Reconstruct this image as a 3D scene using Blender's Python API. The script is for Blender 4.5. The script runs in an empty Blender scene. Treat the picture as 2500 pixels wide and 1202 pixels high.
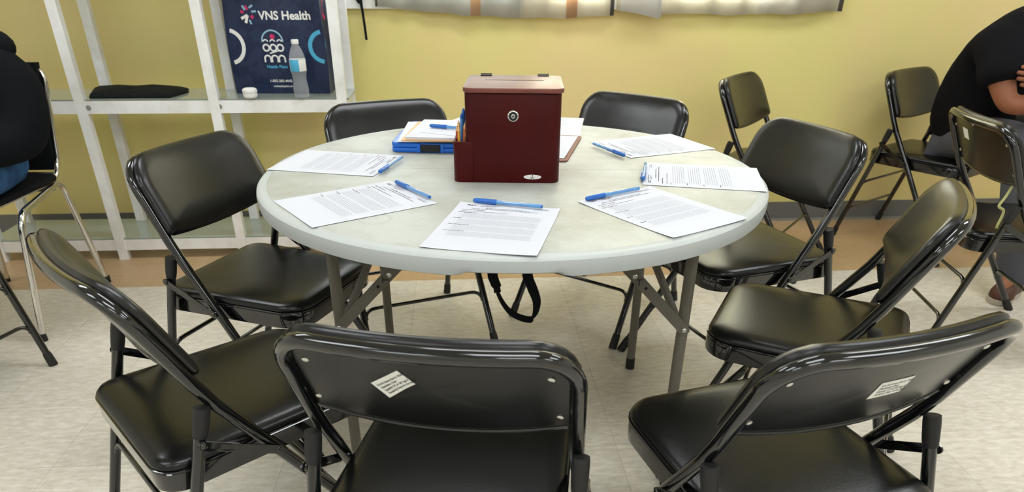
import bpy, bmesh, math, random
from mathutils import Vector, Matrix, Euler
random.seed(4)
PI = math.pi
D = bpy.data
SC = bpy.context.scene
COL = SC.collection

# ------------------------------------------------------------------ camera
PITCH, ROLL = 0.52601, 0.00666
cd = D.cameras.new('camera'); cam = D.objects.new('camera', cd); COL.objects.link(cam)
cd.sensor_width = 36.0
cd.lens = 1699.3 / 2500 * 36
cd.shift_x = (1250 - 1248.6) / 2500
cd.shift_y = (900.3 - 601) / 2500
fw = Vector((0, math.cos(PITCH), -math.sin(PITCH))); up0 = Vector((0, math.sin(PITCH), math.cos(PITCH))); r0 = Vector((1, 0, 0))
rt = r0 * math.cos(ROLL) + up0 * math.sin(ROLL); up = -r0 * math.sin(ROLL) + up0 * math.cos(ROLL)
cam.matrix_world = Matrix(((rt.x, up.x, -fw.x, 0), (rt.y, up.y, -fw.y, 0), (rt.z, up.z, -fw.z, 1.1824), (0, 0, 0, 1)))
cd.dof.use_dof = True; cd.dof.focus_distance = 1.5; cd.dof.aperture_fstop = 6.0
cd.clip_start = 0.05
SC.camera = cam

# ------------------------------------------------------------------ world, exposure
w = D.worlds.new('world'); SC.world = w; w.use_nodes = True
w.node_tree.nodes['Background'].inputs[0].default_value = (0.95, 0.98, 1.0, 1)
w.node_tree.nodes['Background'].inputs[1].default_value = 0.2
SC.view_settings.view_transform = 'Standard'; SC.view_settings.look = 'None'
SC.view_settings.exposure = 0.0; SC.view_settings.gamma = 1.0
SC.view_settings.use_curve_mapping = False
LAMP = 9.4        # strength of the ceiling light diffusers

# ------------------------------------------------------------------ helpers
def lin(c):
    return tuple((x / 12.92 if x <= 0.04045 else ((x + 0.055) / 1.055) ** 2.4) for x in c)
def rgb(r, g, b): return lin((r / 255, g / 255, b / 255))
MATS = {}
def mat(name, col, rough=0.5, metal=0.0, spec=0.5, coat=0.0, trans=0.0, ior=1.45, emit=None, es=0, alpha=1, coatr=0.05):
    m = D.materials.new(name); m.use_nodes = True
    b = m.node_tree.nodes['Principled BSDF']
    b.inputs['Base Color'].default_value = (*col, 1); b.inputs['Roughness'].default_value = rough
    b.inputs['Metallic'].default_value = metal; b.inputs['Specular IOR Level'].default_value = spec
    b.inputs['Coat Weight'].default_value = coat; b.inputs['Coat Roughness'].default_value = coatr
    b.inputs['Transmission Weight'].default_value = trans; b.inputs['IOR'].default_value = ior
    if emit: b.inputs['Emission Color'].default_value = (*emit, 1); b.inputs['Emission Strength'].default_value = es
    MATS[name] = m; return m
class NT:
    def __init__(s, m): s.t = m.node_tree; s.b = s.t.nodes['Principled BSDF']
    def n(s, typ, **kw):
        o = s.t.nodes.new(typ)
        for k, v in kw.items():
            if k in o.inputs: o.inputs[k].default_value = v
            else: setattr(o, k, v)
        return o
    def l(s, a, b): s.t.links.new(a, b)
def vary(m, scale=6, amount=0.12, detail=4, dark=None, coord='Object', stretch=None, lo=0.35, hi=0.65):
    """mottle the base colour between itself and a second colour with noise"""
    t = NT(m); c = t.b.inputs['Base Color'].default_value[:3]
    d2 = dark if dark else tuple(x * (1 - amount) for x in c)
    tc = t.n('ShaderNodeTexCoord'); nz = t.n('ShaderNodeTexNoise', Scale=scale, Detail=detail, Roughness=0.6)
    src = tc.outputs[coord]
    if stretch:
        mp = t.n('ShaderNodeMapping'); mp.inputs['Scale'].default_value = stretch; t.l(src, mp.inputs['Vector']); src = mp.outputs[0]
    t.l(src, nz.inputs['Vector'])
    rp = t.n('ShaderNodeValToRGB'); rp.color_ramp.elements[0].position = lo; rp.color_ramp.elements[1].position = hi
    rp.color_ramp.elements[0].color = (*d2, 1); rp.color_ramp.elements[1].color = (*c, 1)
    t.l(nz.outputs['Fac'], rp.inputs[0]); t.l(rp.outputs[0], t.b.inputs['Base Color']); return m
def bump(m, scale=200, strength=0.1, dist=0.001, detail=3):
    t = NT(m); tc = t.n('ShaderNodeTexCoord'); nz = t.n('ShaderNodeTexNoise', Scale=scale, Detail=detail)
    bp = t.n('ShaderNodeBump'); bp.inputs['Strength'].default_value = strength; bp.inputs['Distance'].default_value = dist
    t.l(tc.outputs['Object'], nz.inputs['Vector']); t.l(nz.outputs['Fac'], bp.inputs['Height']); t.l(bp.outputs[0], t.b.inputs['Normal']); return m

def mesh(name, V, F, mats, fm=None, smooth=True):
    me = D.meshes.new(name); me.from_pydata([tuple(v) for v in V], [], F)
    for m in (mats if isinstance(mats, (list, tuple)) else [mats]): me.materials.append(m)
    if fm:
        for p, i in zip(me.polygons, fm): p.material_index = i
    me.update()
    bm = bmesh.new(); bm.from_mesh(me); bmesh.ops.recalc_face_normals(bm, faces=bm.faces); bm.to_mesh(me); bm.free()
    if smooth:
        me.shade_smooth()
        try: me.set_sharp_from_angle(angle=math.radians(38))
        except Exception: pass
    return me
def obj(name, me, parent=None, loc=None, rot=None):
    o = D.objects.new(name, me); COL.objects.link(o)
    if parent is not None: o.parent = parent
    if loc is not None: o.location = loc
    if rot is not None: o.rotation_euler = rot
    return o
def tag(o, label=None, cat=None, group=None, kind=None):
    if label: o['label'] = label
    if cat: o['category'] = cat
    if group: o['group'] = group
    if kind: o['kind'] = kind
    return o
def thing(name, label, cat, loc=(0, 0, 0), rz=0, group=None):
    o = D.objects.new(name, None); COL.objects.link(o); o.empty_display_size = 0.05
    o.location = loc; o.rotation_euler = (0, 0, rz)
    return tag(o, label, cat, group)
class G:
    """collects geometry of ONE part"""
    def __init__(s): s.V = []; s.F = []; s.M = []
    def add(s, V, F, m=0):
        k = len(s.V); s.V += [Vector(v) for v in V]; s.F += [tuple(i + k for i in f) for f in F]; s.M += [m] * len(F); return s
    def box(s, c, d, m=0, R=None):
        V = [Vector((x * d[0] / 2, y * d[1] / 2, z * d[2] / 2)) for x in (-1, 1) for y in (-1, 1) for z in (-1, 1)]
        if R: V = [R @ v for v in V]
        V = [v + Vector(c) for v in V]
        return s.add(V, [(0, 1, 3, 2), (4, 6, 7, 5), (0, 4, 5, 1), (2, 3, 7, 6), (0, 2, 6, 4), (1, 5, 7, 3)], m)
    def tube(s, pts, r, n=12, m=0, closed=False):
        P = [Vector(p) for p in pts]; R = r if isinstance(r, (list, tuple)) else [r] * len(P)
        T = []
        N = len(P)
        for i in range(N):
            a = P[i - 1] if (i > 0 or closed) else P[i]; b = P[(i + 1) % N] if (i < N - 1 or closed) else P[i]
            T.append((b - a).normalized())
        nrm = T[0].orthogonal().normalized(); V = []
        for i in range(N):
            nrm = (nrm - T[i] * nrm.dot(T[i])).normalized(); bi = T[i].cross(nrm)
            for k in range(n):
                a = 2 * PI * k / n; V.append(P[i] + (nrm * math.cos(a) + bi * math.sin(a)) * R[i])
        F = []
        for i in range(N if closed else N - 1):
            j = (i + 1) % N
            for k in range(n): F.append((i * n + k, i * n + (k + 1) % n, j * n + (k + 1) % n, j * n + k))
        if not closed: F.append(tuple(reversed(range(n)))); F.append(tuple((N - 1) * n + k for k in range(n)))
        return s.add(V, F, m)
    def lathe(s, prof, n=24, c=(0, 0, 0), m=0, R=None):
        V = []; F = []
        for (r, z) in prof:
            for k in range(n):
                a = 2 * PI * k / n; v = Vector((r * math.cos(a), r * math.sin(a), z))
                if R: v = R @ v
                V.append(v + Vector(c))
        L = len(prof)
        for i in range(L - 1):
            for k in range(n): F.append((i * n + k, i * n + (k + 1) % n, (i + 1) * n + (k + 1) % n, (i + 1) * n + k))
        F.append(tuple(reversed(range(n)))); F.append(tuple((L - 1) * n + k for k in range(n)))
        return s.add(V, F, m)
    def prism(s, out, z0, z1, m=0, fn=None):
        """extrude a closed 2D outline; fn maps (x,y,z)->Vector"""
        f = fn or (lambda x, y, z: Vector((x, y, z))); n = len(out)
        V = [f(x, y, z0) for x, y in out] + [f(x, y, z1) for x, y in out]
        F = [tuple(reversed(range(n))), tuple(range(n, 2 * n))] + [(i, (i + 1) % n, n + (i + 1) % n, n + i) for i in range(n)]
        return s.add(V, F, m)
    def rings(s, rings, m=0, cap0=True, cap1=True):
        n = len(rings[0]); V = [v for r in rings for v in r]; F = []
        for i in range(len(rings) - 1):
            for k in range(n): F.append((i * n + k, i * n + (k + 1) % n, (i + 1) * n + (k + 1) % n, (i + 1) * n + k))
        if cap0: F.append(tuple(reversed(range(n))))
        if cap1: F.append(tuple((len(rings) - 1) * n + k for k in range(n)))
        return s.add(V, F, m)
    def me(s, name, mats, smooth=True): return mesh(name, s.V, s.F, mats, s.M, smooth)
    def obj(s, name, mats, parent=None, loc=None, rot=None, smooth=True): return obj(name, s.me(name, mats, smooth), parent, loc, rot)
def bevel(me, w, seg=2, ang=30):
    bm = bmesh.new(); bm.from_mesh(me)
    es = [e for e in bm.edges if len(e.link_faces) == 2 and e.calc_face_angle(0) > math.radians(ang)]
    bmesh.ops.bevel(bm, geom=es, offset=w, segments=seg, affect='EDGES', profile=0.5, clamp_overlap=True)
    bm.to_mesh(me); bm.free(); me.shade_smooth()
    try: me.set_sharp_from_angle(angle=math.radians(50))
    except Exception: pass
    return me
def rrect(x0, x1, y0, y1, rs, n=6):
    """rounded rectangle outline, radii for corners (x1y1, x0y1, x0y0, x1y0)"""
    if not isinstance(rs, (list, tuple)): rs = [rs] * 4
    out = []
    for (cx, cy, r, a0) in ((x1 - rs[0], y1 - rs[0], rs[0], 0), (x0 + rs[1], y1 - rs[1], rs[1], 90), (x0 + rs[2], y0 + rs[2], rs[2], 180), (x1 - rs[3], y0 + rs[3], rs[3], 270)):
        for k in range(n + 1):
            a = math.radians(a0 + 90 * k / n); out.append((cx + r * math.cos(a), cy + r * math.sin(a)))
    return out
def text_geo(txt, size, align='CENTER', bold=0.0, space=1.0):
    c = D.curves.new('lettering', 'FONT'); c.body = txt; c.size = size; c.align_x = align; c.offset = bold; c.resolution_u = 3; c.space_line = space
    o = D.objects.new('lettering', c); COL.objects.link(o); bpy.context.view_layer.update()
    me = D.meshes.new_from_object(o.evaluated_get(bpy.context.evaluated_depsgraph_get()))
    V = [v.co.copy() for v in me.vertices]; F = [tuple(p.vertices) for p in me.polygons]
    D.objects.remove(o); D.curves.remove(c); D.meshes.remove(me)
    return V, F
def copy_tree(o, parent=None):
    c = o.copy(); COL.objects.link(c)
    if parent is not None: c.parent = parent
    for ch in list(o.children): copy_tree(ch, c)
    return c

# ------------------------------------------------------------------ materials
BLACKT = mat('black enamel', (0.003, 0.0033, 0.0035), 0.11, spec=0.6, coat=0.7, coatr=0.03)
BLACKP = mat('black steel panel', (0.0045, 0.005, 0.005), 0.22, spec=0.5)
VINYL = mat('black vinyl', (0.003, 0.0032, 0.0032), 0.25, spec=0.5); bump(VINYL, 320, 0.22, 0.0008)
VINYLB = mat('black vinyl back', (0.004, 0.0042, 0.0043), 0.27, spec=0.6); bump(VINYLB, 45, 0.10, 0.002, 2)
RUBBER = mat('dark rubber', (0.011, 0.011, 0.012), 0.55)
STEEL = mat('bright steel', (0.62, 0.61, 0.58), 0.25, 1.0)
CHROME = mat('chrome', (0.72, 0.70, 0.66), 0.14, 1.0)
GREYLEG = mat('taupe powder coat', rgb(106, 101, 90), 0.42, spec=0.45)
PLASTIC = mat('speckled table plastic', rgb(214, 217, 209), 0.46, spec=0.35)
RIM = mat('table rim plastic', rgb(192, 197, 195), 0.42, spec=0.4)
PAPER = mat('white paper', rgb(214, 216, 224), 0.75, spec=0.2)
INK = mat('grey print', rgb(96, 96, 106), 0.8, spec=0.1)
INKD = mat('dark print', rgb(52, 52, 58), 0.8, spec=0.1)
CHERRY = mat('cherry stained wood', rgb(76, 10, 10), 0.36, spec=0.18, coat=0.04, coatr=0.2)
CHERRYLIT = mat('sheen lightened cherry lid', rgb(124, 66, 54), 0.34, spec=0.5, coat=0.35, coatr=0.32)  # same cherry wood as the body, sheen painted in as a lighter base
DARK = mat('dark slot', (0.01, 0.006, 0.005), 0.8)
BLUE = mat('blue translucent plastic', rgb(52, 128, 214), 0.2, spec=0.5, trans=0.25)
BLUEC = mat('pale blue clear barrel', rgb(120, 180, 240), 0.12, spec=0.6, trans=0.3)
BLUED = mat('deep blue cap', rgb(44, 110, 196), 0.25, spec=0.5, trans=0.1)
INKB = mat('ink refill', rgb(26, 44, 84), 0.3)
WHITE = mat('white print', rgb(236, 236, 232), 0.6)
BINDER = mat('blue clipboard plastic', rgb(28, 108, 212), 0.32, spec=0.5)
BLACKM = mat('black plastic', rgb(22, 23, 26), 0.4)
MANILA = mat('manila card', rgb(236, 190, 138), 0.7, spec=0.2)
KRAFT = mat('brown hardboard', rgb(120, 74, 58), 0.55)
PAINT = mat('white painted wood', rgb(248, 248, 246), 0.5); vary(PAINT, 9, dark=rgb(232, 230, 224), lo=.3, hi=.6)
GLASS = mat('greenish shelf glass', (0.80, 0.88, 0.80), 0.04, trans=0.75, ior=1.45)
NAVY = mat('navy bag fabric', rgb(13, 30, 66), 0.42, spec=0.5); vary(NAVY, 14, dark=rgb(26, 42, 76), lo=.5, hi=.35); bump(NAVY, 30, 0.35, 0.004)
BLACKF = mat('black fabric', rgb(20, 22, 24), 0.85, spec=0.2)
HOOD = mat('black hoodie cloth', rgb(15, 18, 22), 0.9, spec=0.15); bump(HOOD, 14, 0.5, 0.012, 3)
SHIRT = mat('black t-shirt cloth', rgb(20, 20, 23), 0.9, spec=0.12); bump(SHIRT, 9, 0.5, 0.015, 3)
JEAN = mat('blue jeans', rgb(66, 108, 158), 0.85, spec=0.1); vary(JEAN, 12, dark=rgb(40, 72, 118)); bump(JEAN, 14, 0.6, 0.01)
TROUSER = mat('grey trousers', rgb(84, 84, 90), 0.85, spec=0.1); bump(TROUSER, 11, 0.6, 0.012)
SKIN = mat('brown skin', rgb(150, 96, 68), 0.5, spec=0.4); SKIN.node_tree.nodes['Principled BSDF'].inputs['Subsurface Weight'].default_value = 0.05
SKINL = mat('light brown skin', rgb(176, 128, 100), 0.5, spec=0.4)
NAIL = mat('finger nail', rgb(216, 170, 150), 0.35)
HAIR = mat('black hair', rgb(18, 15, 14), 0.6); bump(HAIR, 120, 0.6, 0.004)
EYE = mat('eye white', rgb(230, 226, 220), 0.2); PUPIL = mat('dark iris', rgb(30, 18, 12), 0.2)
LIPS = mat('lips', rgb(128, 70, 60), 0.5)
SHOE = mat('brown shoe leather', rgb(82, 48, 34), 0.5); SOLE = mat('cream shoe sole', rgb(196, 186, 170), 0.6)
CYAN = mat('cyan label', rgb(80, 176, 214), 0.5); PINK = mat('pink print', rgb(206, 44, 104), 0.5); PALEB = mat('pale blue print', rgb(150, 190, 210), 0.5)
CLEAR = mat('clear bottle plastic', (0.93, 0.95, 0.97), 0.12, trans=0.82, ior=1.12)
CORD = mat('pale yellow cord', rgb(206, 206, 140), 0.7)
CURT = mat('sheer pale curtain', rgb(240, 237, 228), 0.8, spec=0.2)
SHEET = mat('white sheet', rgb(244, 244, 244), 0.7, spec=0.2)
YPEN = mat('yellow pencil', rgb(226, 172, 60), 0.4); RPEN = mat('red pencil', rgb(176, 52, 44), 0.4); GPEN = mat('green pencil', rgb(70, 104, 70), 0.4); OPEN = mat('orange pencil', rgb(216, 108, 48), 0.4)
TAGM = mat('sticker paper', rgb(236, 237, 230), 0.6, spec=0.3)
BASEB = mat('grey vinyl cove base', rgb(112, 114, 112), 0.45); BASEL = mat('pale shoe strip', rgb(150, 150, 146), 0.5)
CEIL = mat('ceiling tile', rgb(196, 196, 194), 0.9)

# table plastic: granular mottling, stains
t = NT(PLASTIC); tc = t.n('ShaderNodeTexCoord')
n1 = t.n('ShaderNodeTexNoise', Scale=420.0, Detail=2.0); n2 = t.n('ShaderNodeTexNoise', Scale=5.0, Detail=5.0, Roughness=.65)
t.l(tc.outputs['Object'], n1.inputs['Vector']); t.l(tc.outputs['Object'], n2.inputs['Vector'])
r2 = t.n('ShaderNodeValToRGB'); e = r2.color_ramp.elements; e[0].position = .36; e[0].color = (*rgb(174, 175, 163), 1); e[1].position = .6; e[1].color = (*rgb(195, 198, 191), 1)
t.l(n2.outputs['Fac'], r2.inputs[0])
r1 = t.n('ShaderNodeValToRGB'); e = r1.color_ramp.elements; e[0].position = .35; e[0].color = (.9, .9, .9, 1); e[1].position = .6; e[1].color = (1, 1, 1, 1)
t.l(n1.outputs['Fac'], r1.inputs[0])
mx = t.n('ShaderNodeMix', data_type='RGBA', blend_type='MULTIPLY'); mx.inputs[0].default_value = 1
t.l(r2.outputs[0], mx.inputs[6]); t.l(r1.outputs[0], mx.inputs[7]); vd = t.n('ShaderNodeVectorMath', operation='DISTANCE'); vd.inputs[1].default_value = (-.276, -.402, .74); t.l(tc.outputs['Object'], vd.inputs[0])
cr = t.n('ShaderNodeValToRGB'); e = cr.color_ramp.elements; e[0].position = .026; e[0].color = (1, 1, 1, 1); e[1].position = .038; e[1].color = (1, 1, 1, 1)
q_ = cr.color_ramp.elements.new(.032); q_.color = (.86, .86, .82, 1)
t.l(vd.outputs['Value'], cr.inputs[0])
my = t.n('ShaderNodeMix', data_type='RGBA', blend_type='MULTIPLY'); my.inputs[0].default_value = 1
t.l(mx.outputs[2], my.inputs[6]); t.l(cr.outputs[0], my.inputs[7]); t.l(my.outputs[2], t.b.inputs['Base Color'])
bp = t.n('ShaderNodeBump'); bp.inputs['Strength'].default_value = .25; bp.inputs['Distance'].default_value = .0006
t.l(n1.outputs['Fac'], bp.inputs['Height']); t.l(bp.outputs[0], t.b.inputs['Normal'])
vary(CHERRY, 5, dark=rgb(60, 7, 8), stretch=(1, 1, .3)); 
vary(CHERRYLIT, 40, dark=rgb(104, 50, 40), stretch=(.2, 1, 1))

# ------------------------------------------------------------------ the room (turned 4.4 degrees to the camera)
RA = math.radians(4.43); CA, SA = math.cos(RA), math.sin(RA)
def W(u, v, z=0): return Vector((u * CA - v * SA, u * SA + v * CA, z))
U0, U1, V0, V1, HC = -3.3, 3.7, -2.6, 3.53, 2.7
def quad(name, pts, m, kind='structure'):
    o = obj(name, mesh(name, pts, [tuple(range(len(pts)))], m, smooth=False)); tag(o, kind=kind); return o
WALL = mat('yellow wall paint', rgb(236, 218, 150), 0.48, spec=0.35)
t = NT(WALL); tc = t.n('ShaderNodeTexCoord'); nz = t.n('ShaderNodeTexNoise', Scale=1.1, Detail=5.0, Roughness=.6); t.l(tc.outputs['Object'], nz.inputs['Vector'])
rp = t.n('ShaderNodeValToRGB'); e = rp.color_ramp.elements; e[0].position = .38; e[0].color = (*rgb(238, 216, 154), 1); e[1].position = .6; e[1].color = (*rgb(234, 222, 144), 1)
t.l(nz.outputs['Fac'], rp.inputs[0]); t.l(rp.outputs[0], t.b.inputs['Base Color'])
nb = t.n('ShaderNodeTexNoise', Scale=60.0, Detail=3.0); t.l(tc.outputs['Object'], nb.inputs['Vector'])
bp = t.n('ShaderNodeBump'); bp.inputs['Strength'].default_value = .12; bp.inputs['Distance'].default_value = .002; t.l(nb.outputs['Fac'], bp.inputs['Height']); t.l(bp.outputs[0], t.b.inputs['Normal'])

FLOOR = mat('vinyl floor tile', rgb(206, 196, 176), 0.28, spec=0.45)
t = NT(FLOOR); tc = t.n('ShaderNodeTexCoord'); mp = t.n('ShaderNodeMapping'); mp.inputs['Rotation'].default_value = (0, 0, -RA)
t.l(tc.outputs['Object'], mp.inputs['Vector'])
TS = 0.3083
m2 = t.n('ShaderNodeMapping'); m2.inputs['Location'].default_value = (-(0.73 % TS), -(1.58 % TS), 0); t.l(mp.outputs[0], m2.inputs['Vector'])
br = t.n('ShaderNodeTexBrick'); br.offset = 0; br.squash = 1
for k, v_ in (('Scale', 1.0), ('Mortar Size', .0011), ('Mortar Smooth', .3), ('Bias', 0.0), ('Brick Width', TS), ('Row Height', TS)): br.inputs[k].default_value = v_
br.inputs['Color1'].default_value = (1, 1, 1, 1); br.inputs['Color2'].default_value = (.93, .93, .93, 1); br.inputs['Mortar'].default_value = (.72, .70, .68, 1)
t.l(m2.outputs[0], br.inputs['Vector'])
ms = t.n('ShaderNodeMapping'); ms.inputs['Scale'].default_value = (14, 42, 1); t.l(mp.outputs[0], ms.inputs['Vector'])
nf = t.n('ShaderNodeTexNoise', Scale=1.6, Detail=4.0, Roughness=.7); t.l(ms.outputs[0], nf.inputs['Vector'])
nl = t.n('ShaderNodeTexNoise', Scale=1.8, Detail=4.0); t.l(mp.outputs[0], nl.inputs['Vector'])
rc = t.n('ShaderNodeValToRGB'); e = rc.color_ramp.elements; e[0].position = .33; e[0].color = (*rgb(212, 204, 188), 1); e[1].position = .64; e[1].color = (*rgb(240, 234, 223), 1)
x_ = rc.color_ramp.elements.new(.5); x_.color = (*rgb(227, 220, 205), 1)
t.l(nf.outputs['Fac'], rc.inputs[0])
rt_ = t.n('ShaderNodeValToRGB'); e = rt_.color_ramp.elements; e[0].position = .36; e[0].color = (*rgb(196, 164, 124), 1); e[1].position = .62; e[1].color = (*rgb(210, 178, 138), 1)
t.l(nf.outputs['Fac'], rt_.inputs[0])
sx = t.n('ShaderNodeSeparateXYZ'); t.l(mp.outputs[0], sx.inputs[0])
gt = t.n('ShaderNodeMath', operation='GREATER_THAN'); gt.inputs[1].default_value = 2.813; t.l(sx.outputs['Y'], gt.inputs[0])
ma = t.n('ShaderNodeMix', data_type='RGBA'); t.l(gt.outputs[0], ma.inputs[0]); t.l(rc.outputs[0], ma.inputs[6]); t.l(rt_.outputs[0], ma.inputs[7])
mb = t.n('ShaderNodeMix', data_type='RGBA', blend_type='MULTIPLY'); mb.inputs[0].default_value = 1; t.l(ma.outputs[2], mb.inputs[6]); t.l(br.outputs['Color'], mb.inputs[7])
rl = t.n('ShaderNodeValToRGB'); e = rl.color_ramp.elements; e[0].position = .3; e[0].color = (.9, .89, .87, 1); e[1].position = .6; e[1].color = (1, 1, 1, 1); t.l(nl.outputs['Fac'], rl.inputs[0])
mc = t.n('ShaderNodeMix', data_type='RGBA', blend_type='MULTIPLY'); mc.inputs[0].default_value = 1; t.l(mb.outputs[2], mc.inputs[6]); t.l(rl.outputs[0], mc.inputs[7])
t.l(mc.outputs[2], t.b.inputs['Base Color'])
rr = t.n('ShaderNodeMapRange'); rr.inputs[3].default_value = .22; rr.inputs[4].default_value = .42; t.l(nl.outputs['Fac'], rr.inputs[0]); t.l(rr.outputs[0], t.b.inputs['Roughness'])
bp = t.n('ShaderNodeBump'); bp.inputs['Strength'].default_value = .12; bp.inputs['Distance'].default_value = .002; t.l(nl.outputs['Fac'], bp.inputs['Height']); t.l(bp.outputs[0], t.b.inputs['Normal'])
PLAINW = mat('pale wall paint', rgb(222, 220, 212), 0.6)

quad('floor', [W(U0, V0), W(U1, V0), W(U1, V1), W(U0, V1)], FLOOR)
quad('ceiling', [W(U0, V0, HC), W(U0, V1, HC), W(U1, V1, HC), W(U1, V0, HC)], CEIL)
quad('wall_back', [W(U0, V1), W(U1, V1), W(U1, V1, HC), W(U0, V1, HC)], WALL)
quad('wall_front', [W(U0, V0), W(U0, V0, HC), W(U1, V0, HC), W(U1, V0)], PLAINW)
quad('wall_left', [W(U0, V0), W(U0, V1), W(U0, V1, HC), W(U0, V0, HC)], PLAINW)
quad('wall_right', [W(U1, V0), W(U1, V0, HC), W(U1, V1, HC), W(U1, V1)], PLAINW)
g = G(); RZ = Matrix.Rotation(RA, 3, 'Z')
g.box(W((U0 + U1) / 2, V1 - .004, .056), (U1 - U0 - .01, .006, .088), 0, RZ)
g.box(W((U0 + U1) / 2, V1 - .008, .006), (U1 - U0 - .01, .014, .012), 1, RZ)
o = g.obj('baseboard_back', [BASEB, BASEL], smooth=False); tag(o, kind='structure')

# ceiling lights
LENS = mat('light diffuser', (.9, .9, .9), .5, emit=(0.93, 0.97, 1.0), es=LAMP)
def ceiling_light(u, v, label):
    r = thing('ceiling_light', label, 'ceiling light', W(u, v, HC), RA, 'troffer lights in the ceiling')
    G().box((0, 0, -.012), (1.22, .62, .022)).obj('frame', PAINT, r, smooth=False)
    G().box((0, 0, -.027), (1.16, .55, .006)).obj('diffuser', LENS, r, smooth=False)
LL = [(u, v_, a + ' ' + b) for v_, a in ((2.25, 'rear'), (0.0, 'middle'), (-1.9, 'front')) for u, b in ((-1.9, 'left'), (0.25, 'centre'), (2.4, 'right'))]
for u, v_, s in LL: ceiling_light(u, v_, 'rectangular ceiling light overhead, %s of the nine' % s)

# ------------------------------------------------------------------ folding chairs
WT, ZT, S1, S2, ZB, BOW, RC_, YFF, WF = .205, .772, .657, .488, .547, .026, .060, .258, .222
def sidey(z): return YFF - S1 * z if z < ZB else YFF - S1 * ZB - S2 * (z - ZB)
def sidex(z): return WF + (WT - WF) * min(z, .5) / .5
def backpt(x, z, off=0.0): return Vector((x, sidey(z) - BOW * (1 - min(1, (x / WT) ** 2)) + off, z + off * .42))
def kline(s, z): return Vector((s * sidex(z), sidey(z), z))
def make_chair():
    r = thing('folding_chair', 'x', 'chair')
    # seat
    out = rrect(-.5, .5, -.207, .222, .001, 1)
    def seat_outline(grow=0.0, n=7):
        pts = []
        for (cx, cy, rad, a0) in ((.187, .222, .065, 0), (-.187, .222, .065, 90), (-.195, -.207, .05, 180), (.195, -.207, .05, 270)):
            sx = 1 if cx > 0 else -1; sy = 1 if cy > 0 else -1
            ox, oy = cx - sx * rad, cy - sy * rad
            for k in range(n + 1):
                a = math.radians(a0 + 90 * k / n); pts.append((ox + (rad + grow) * math.cos(a), oy + (rad + grow) * math.sin(a)))
        # front edge bows forward a little
        return [(x, y + (.012 * (1 - (x / .19) ** 2) if y > .1 else 0)) for x, y in pts]
    o0 = seat_outline()
    g = G(); R = []
    for gr, z in ((-.012, .384), (-.001, .380), (0, .386), (0, .417), (-.002, .4195), (.0015, .421), (.0015, .4235), (-.004, .425)):
        R.append([Vector((x, y, z)) for x, y in seat_outline(gr)])
    g.rings(R); g.obj('seat_pan', BLACKT, r)
    g = G(); R = []
    for gr, z in ((-.006, .422), (-.0015, .426), (-.002, .432), (-.008, .4385), (-.02, .443)):
        R.append([Vector((x, y, z)) for x, y in seat_outline(gr)])
    base = seat_outline(-.02)
    for s_, z in ((.86, .4462), (.7, .4478), (.45, .449), (.2, .4494)):
        R.append([Vector((x * s_, (y - .005) * s_ + .005, z)) for x, y in base])
    g.rings(R); g.obj('seat_cushion', VINYL, r)
    # back frame (upper part of the bent tube)
    pts = [kline(-1, z) for z in (.47, .53)] + [backpt(-WT, z) for z in (.58, .63, .68, ZT - .012 - RC_)]
    for k in range(1, 8):
        a = PI / 2 * k / 7; pts.append(backpt(-WT + RC_ * (1 - math.cos(a)), ZT - .012 - RC_ * (1 - math.sin(a))))
    for k in range(1, 6): pts.append(backpt(-(WT - RC_) * (1 - k / 5), ZT - .012))
    right = [Vector((-p.x, p.y, p.z)) for p in reversed(pts[:-1])]
    G().tube(pts + right, .0120, 14).obj('back_frame', BLACKT, r)
    # steel back panel and its cushion
    def bout(gr, n=6):
        return rrect(-.196 - gr, .196 + gr, .600 - gr, .757 + gr, [.055 + gr, .055 + gr, .012, .012], n)
    def sag(x): return -.016 * (1 - (x / .2) ** 2)
    def bmap(x, z, off):
        tz = max(0, 1 - (z - .60) / .08)
        return backpt(x, z + sag(x) * tz, off)
    g = G(); R = []
    def densify(o, k=4):
        q = []
        for i in range(len(o)):
            a, b = o[i], o[(i + 1) % len(o)]
            m = k * 3 if (i + 1) % 7 == 0 else 1
            q += [(a[0] + (b[0] - a[0]) * j / m, a[1] + (b[1] - a[1]) * j / m) for j in range(m)]
        return q
    def surf(rings_, cap=True):
        R = []
        for gr, off, s_ in rings_:
            o = densify(bout(gr)); R.append([bmap(x * s_, .68 + (z - .68) * s_, off) for x, z in o])
        return R
    g.rings(surf([(-.02, .0035, .05), (-.02, .0035, .3), (-.02, .0035, .6), (-.02, .0035, .95), (0, .0035, 1), (.0015, .006, 1), (0, .009, 1), (-.02, .009, .9), (-.02, .009, .3)]))
    pan = g.obj('back_panel', BLACKP, r)
    # rolled lip along the bottom edge of the panel
    lip = [bmap(-.19 + .38 * k / 16, .6005, .004) for k in range(17)]
    G().tube(lip, .0038, 8).obj('lip', BLACKT, pan)
    g = G()
    g.rings(surf([(.003, .0095, .3), (.003, .0095, .9), (.008, .0095, 1), (.0115, .013, 1), (.0125, .018, 1), (.009, .024, 1), (.001, .0285, 1), (-.01, .0305, .93), (-.01, .032, .8), (-.01, .033, .55), (-.01, .0335, .25)]))
    g.obj('back_cushion', VINYLB, r)
    for x, z in ((-.169, .712), (.169, .712), (-.180, .626), (.180, .626), (0, .741)):
        p = bmap(x, z, .0032); Rm = Euler((PI / 2 + .45, 0, 0)).to_matrix()
        G().lathe([(.0001, .0026), (.003, .0024), (.0052, .0012), (.0056, -.001)], 14, p, 0, Rm).obj('rivet', STEEL, pan)
    # legs
    for s in (-1, 1):
        lg = G().tube([kline(s, .478), kline(s, .3), kline(s, .02)], .0117, 14).obj('leg', BLACKT, r)
        G().tube([kline(s, .045), kline(s, .035), kline(s, .0)], [.0128, .0138, .0145], 14).obj('rubber_foot', RUBBER, lg)
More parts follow.
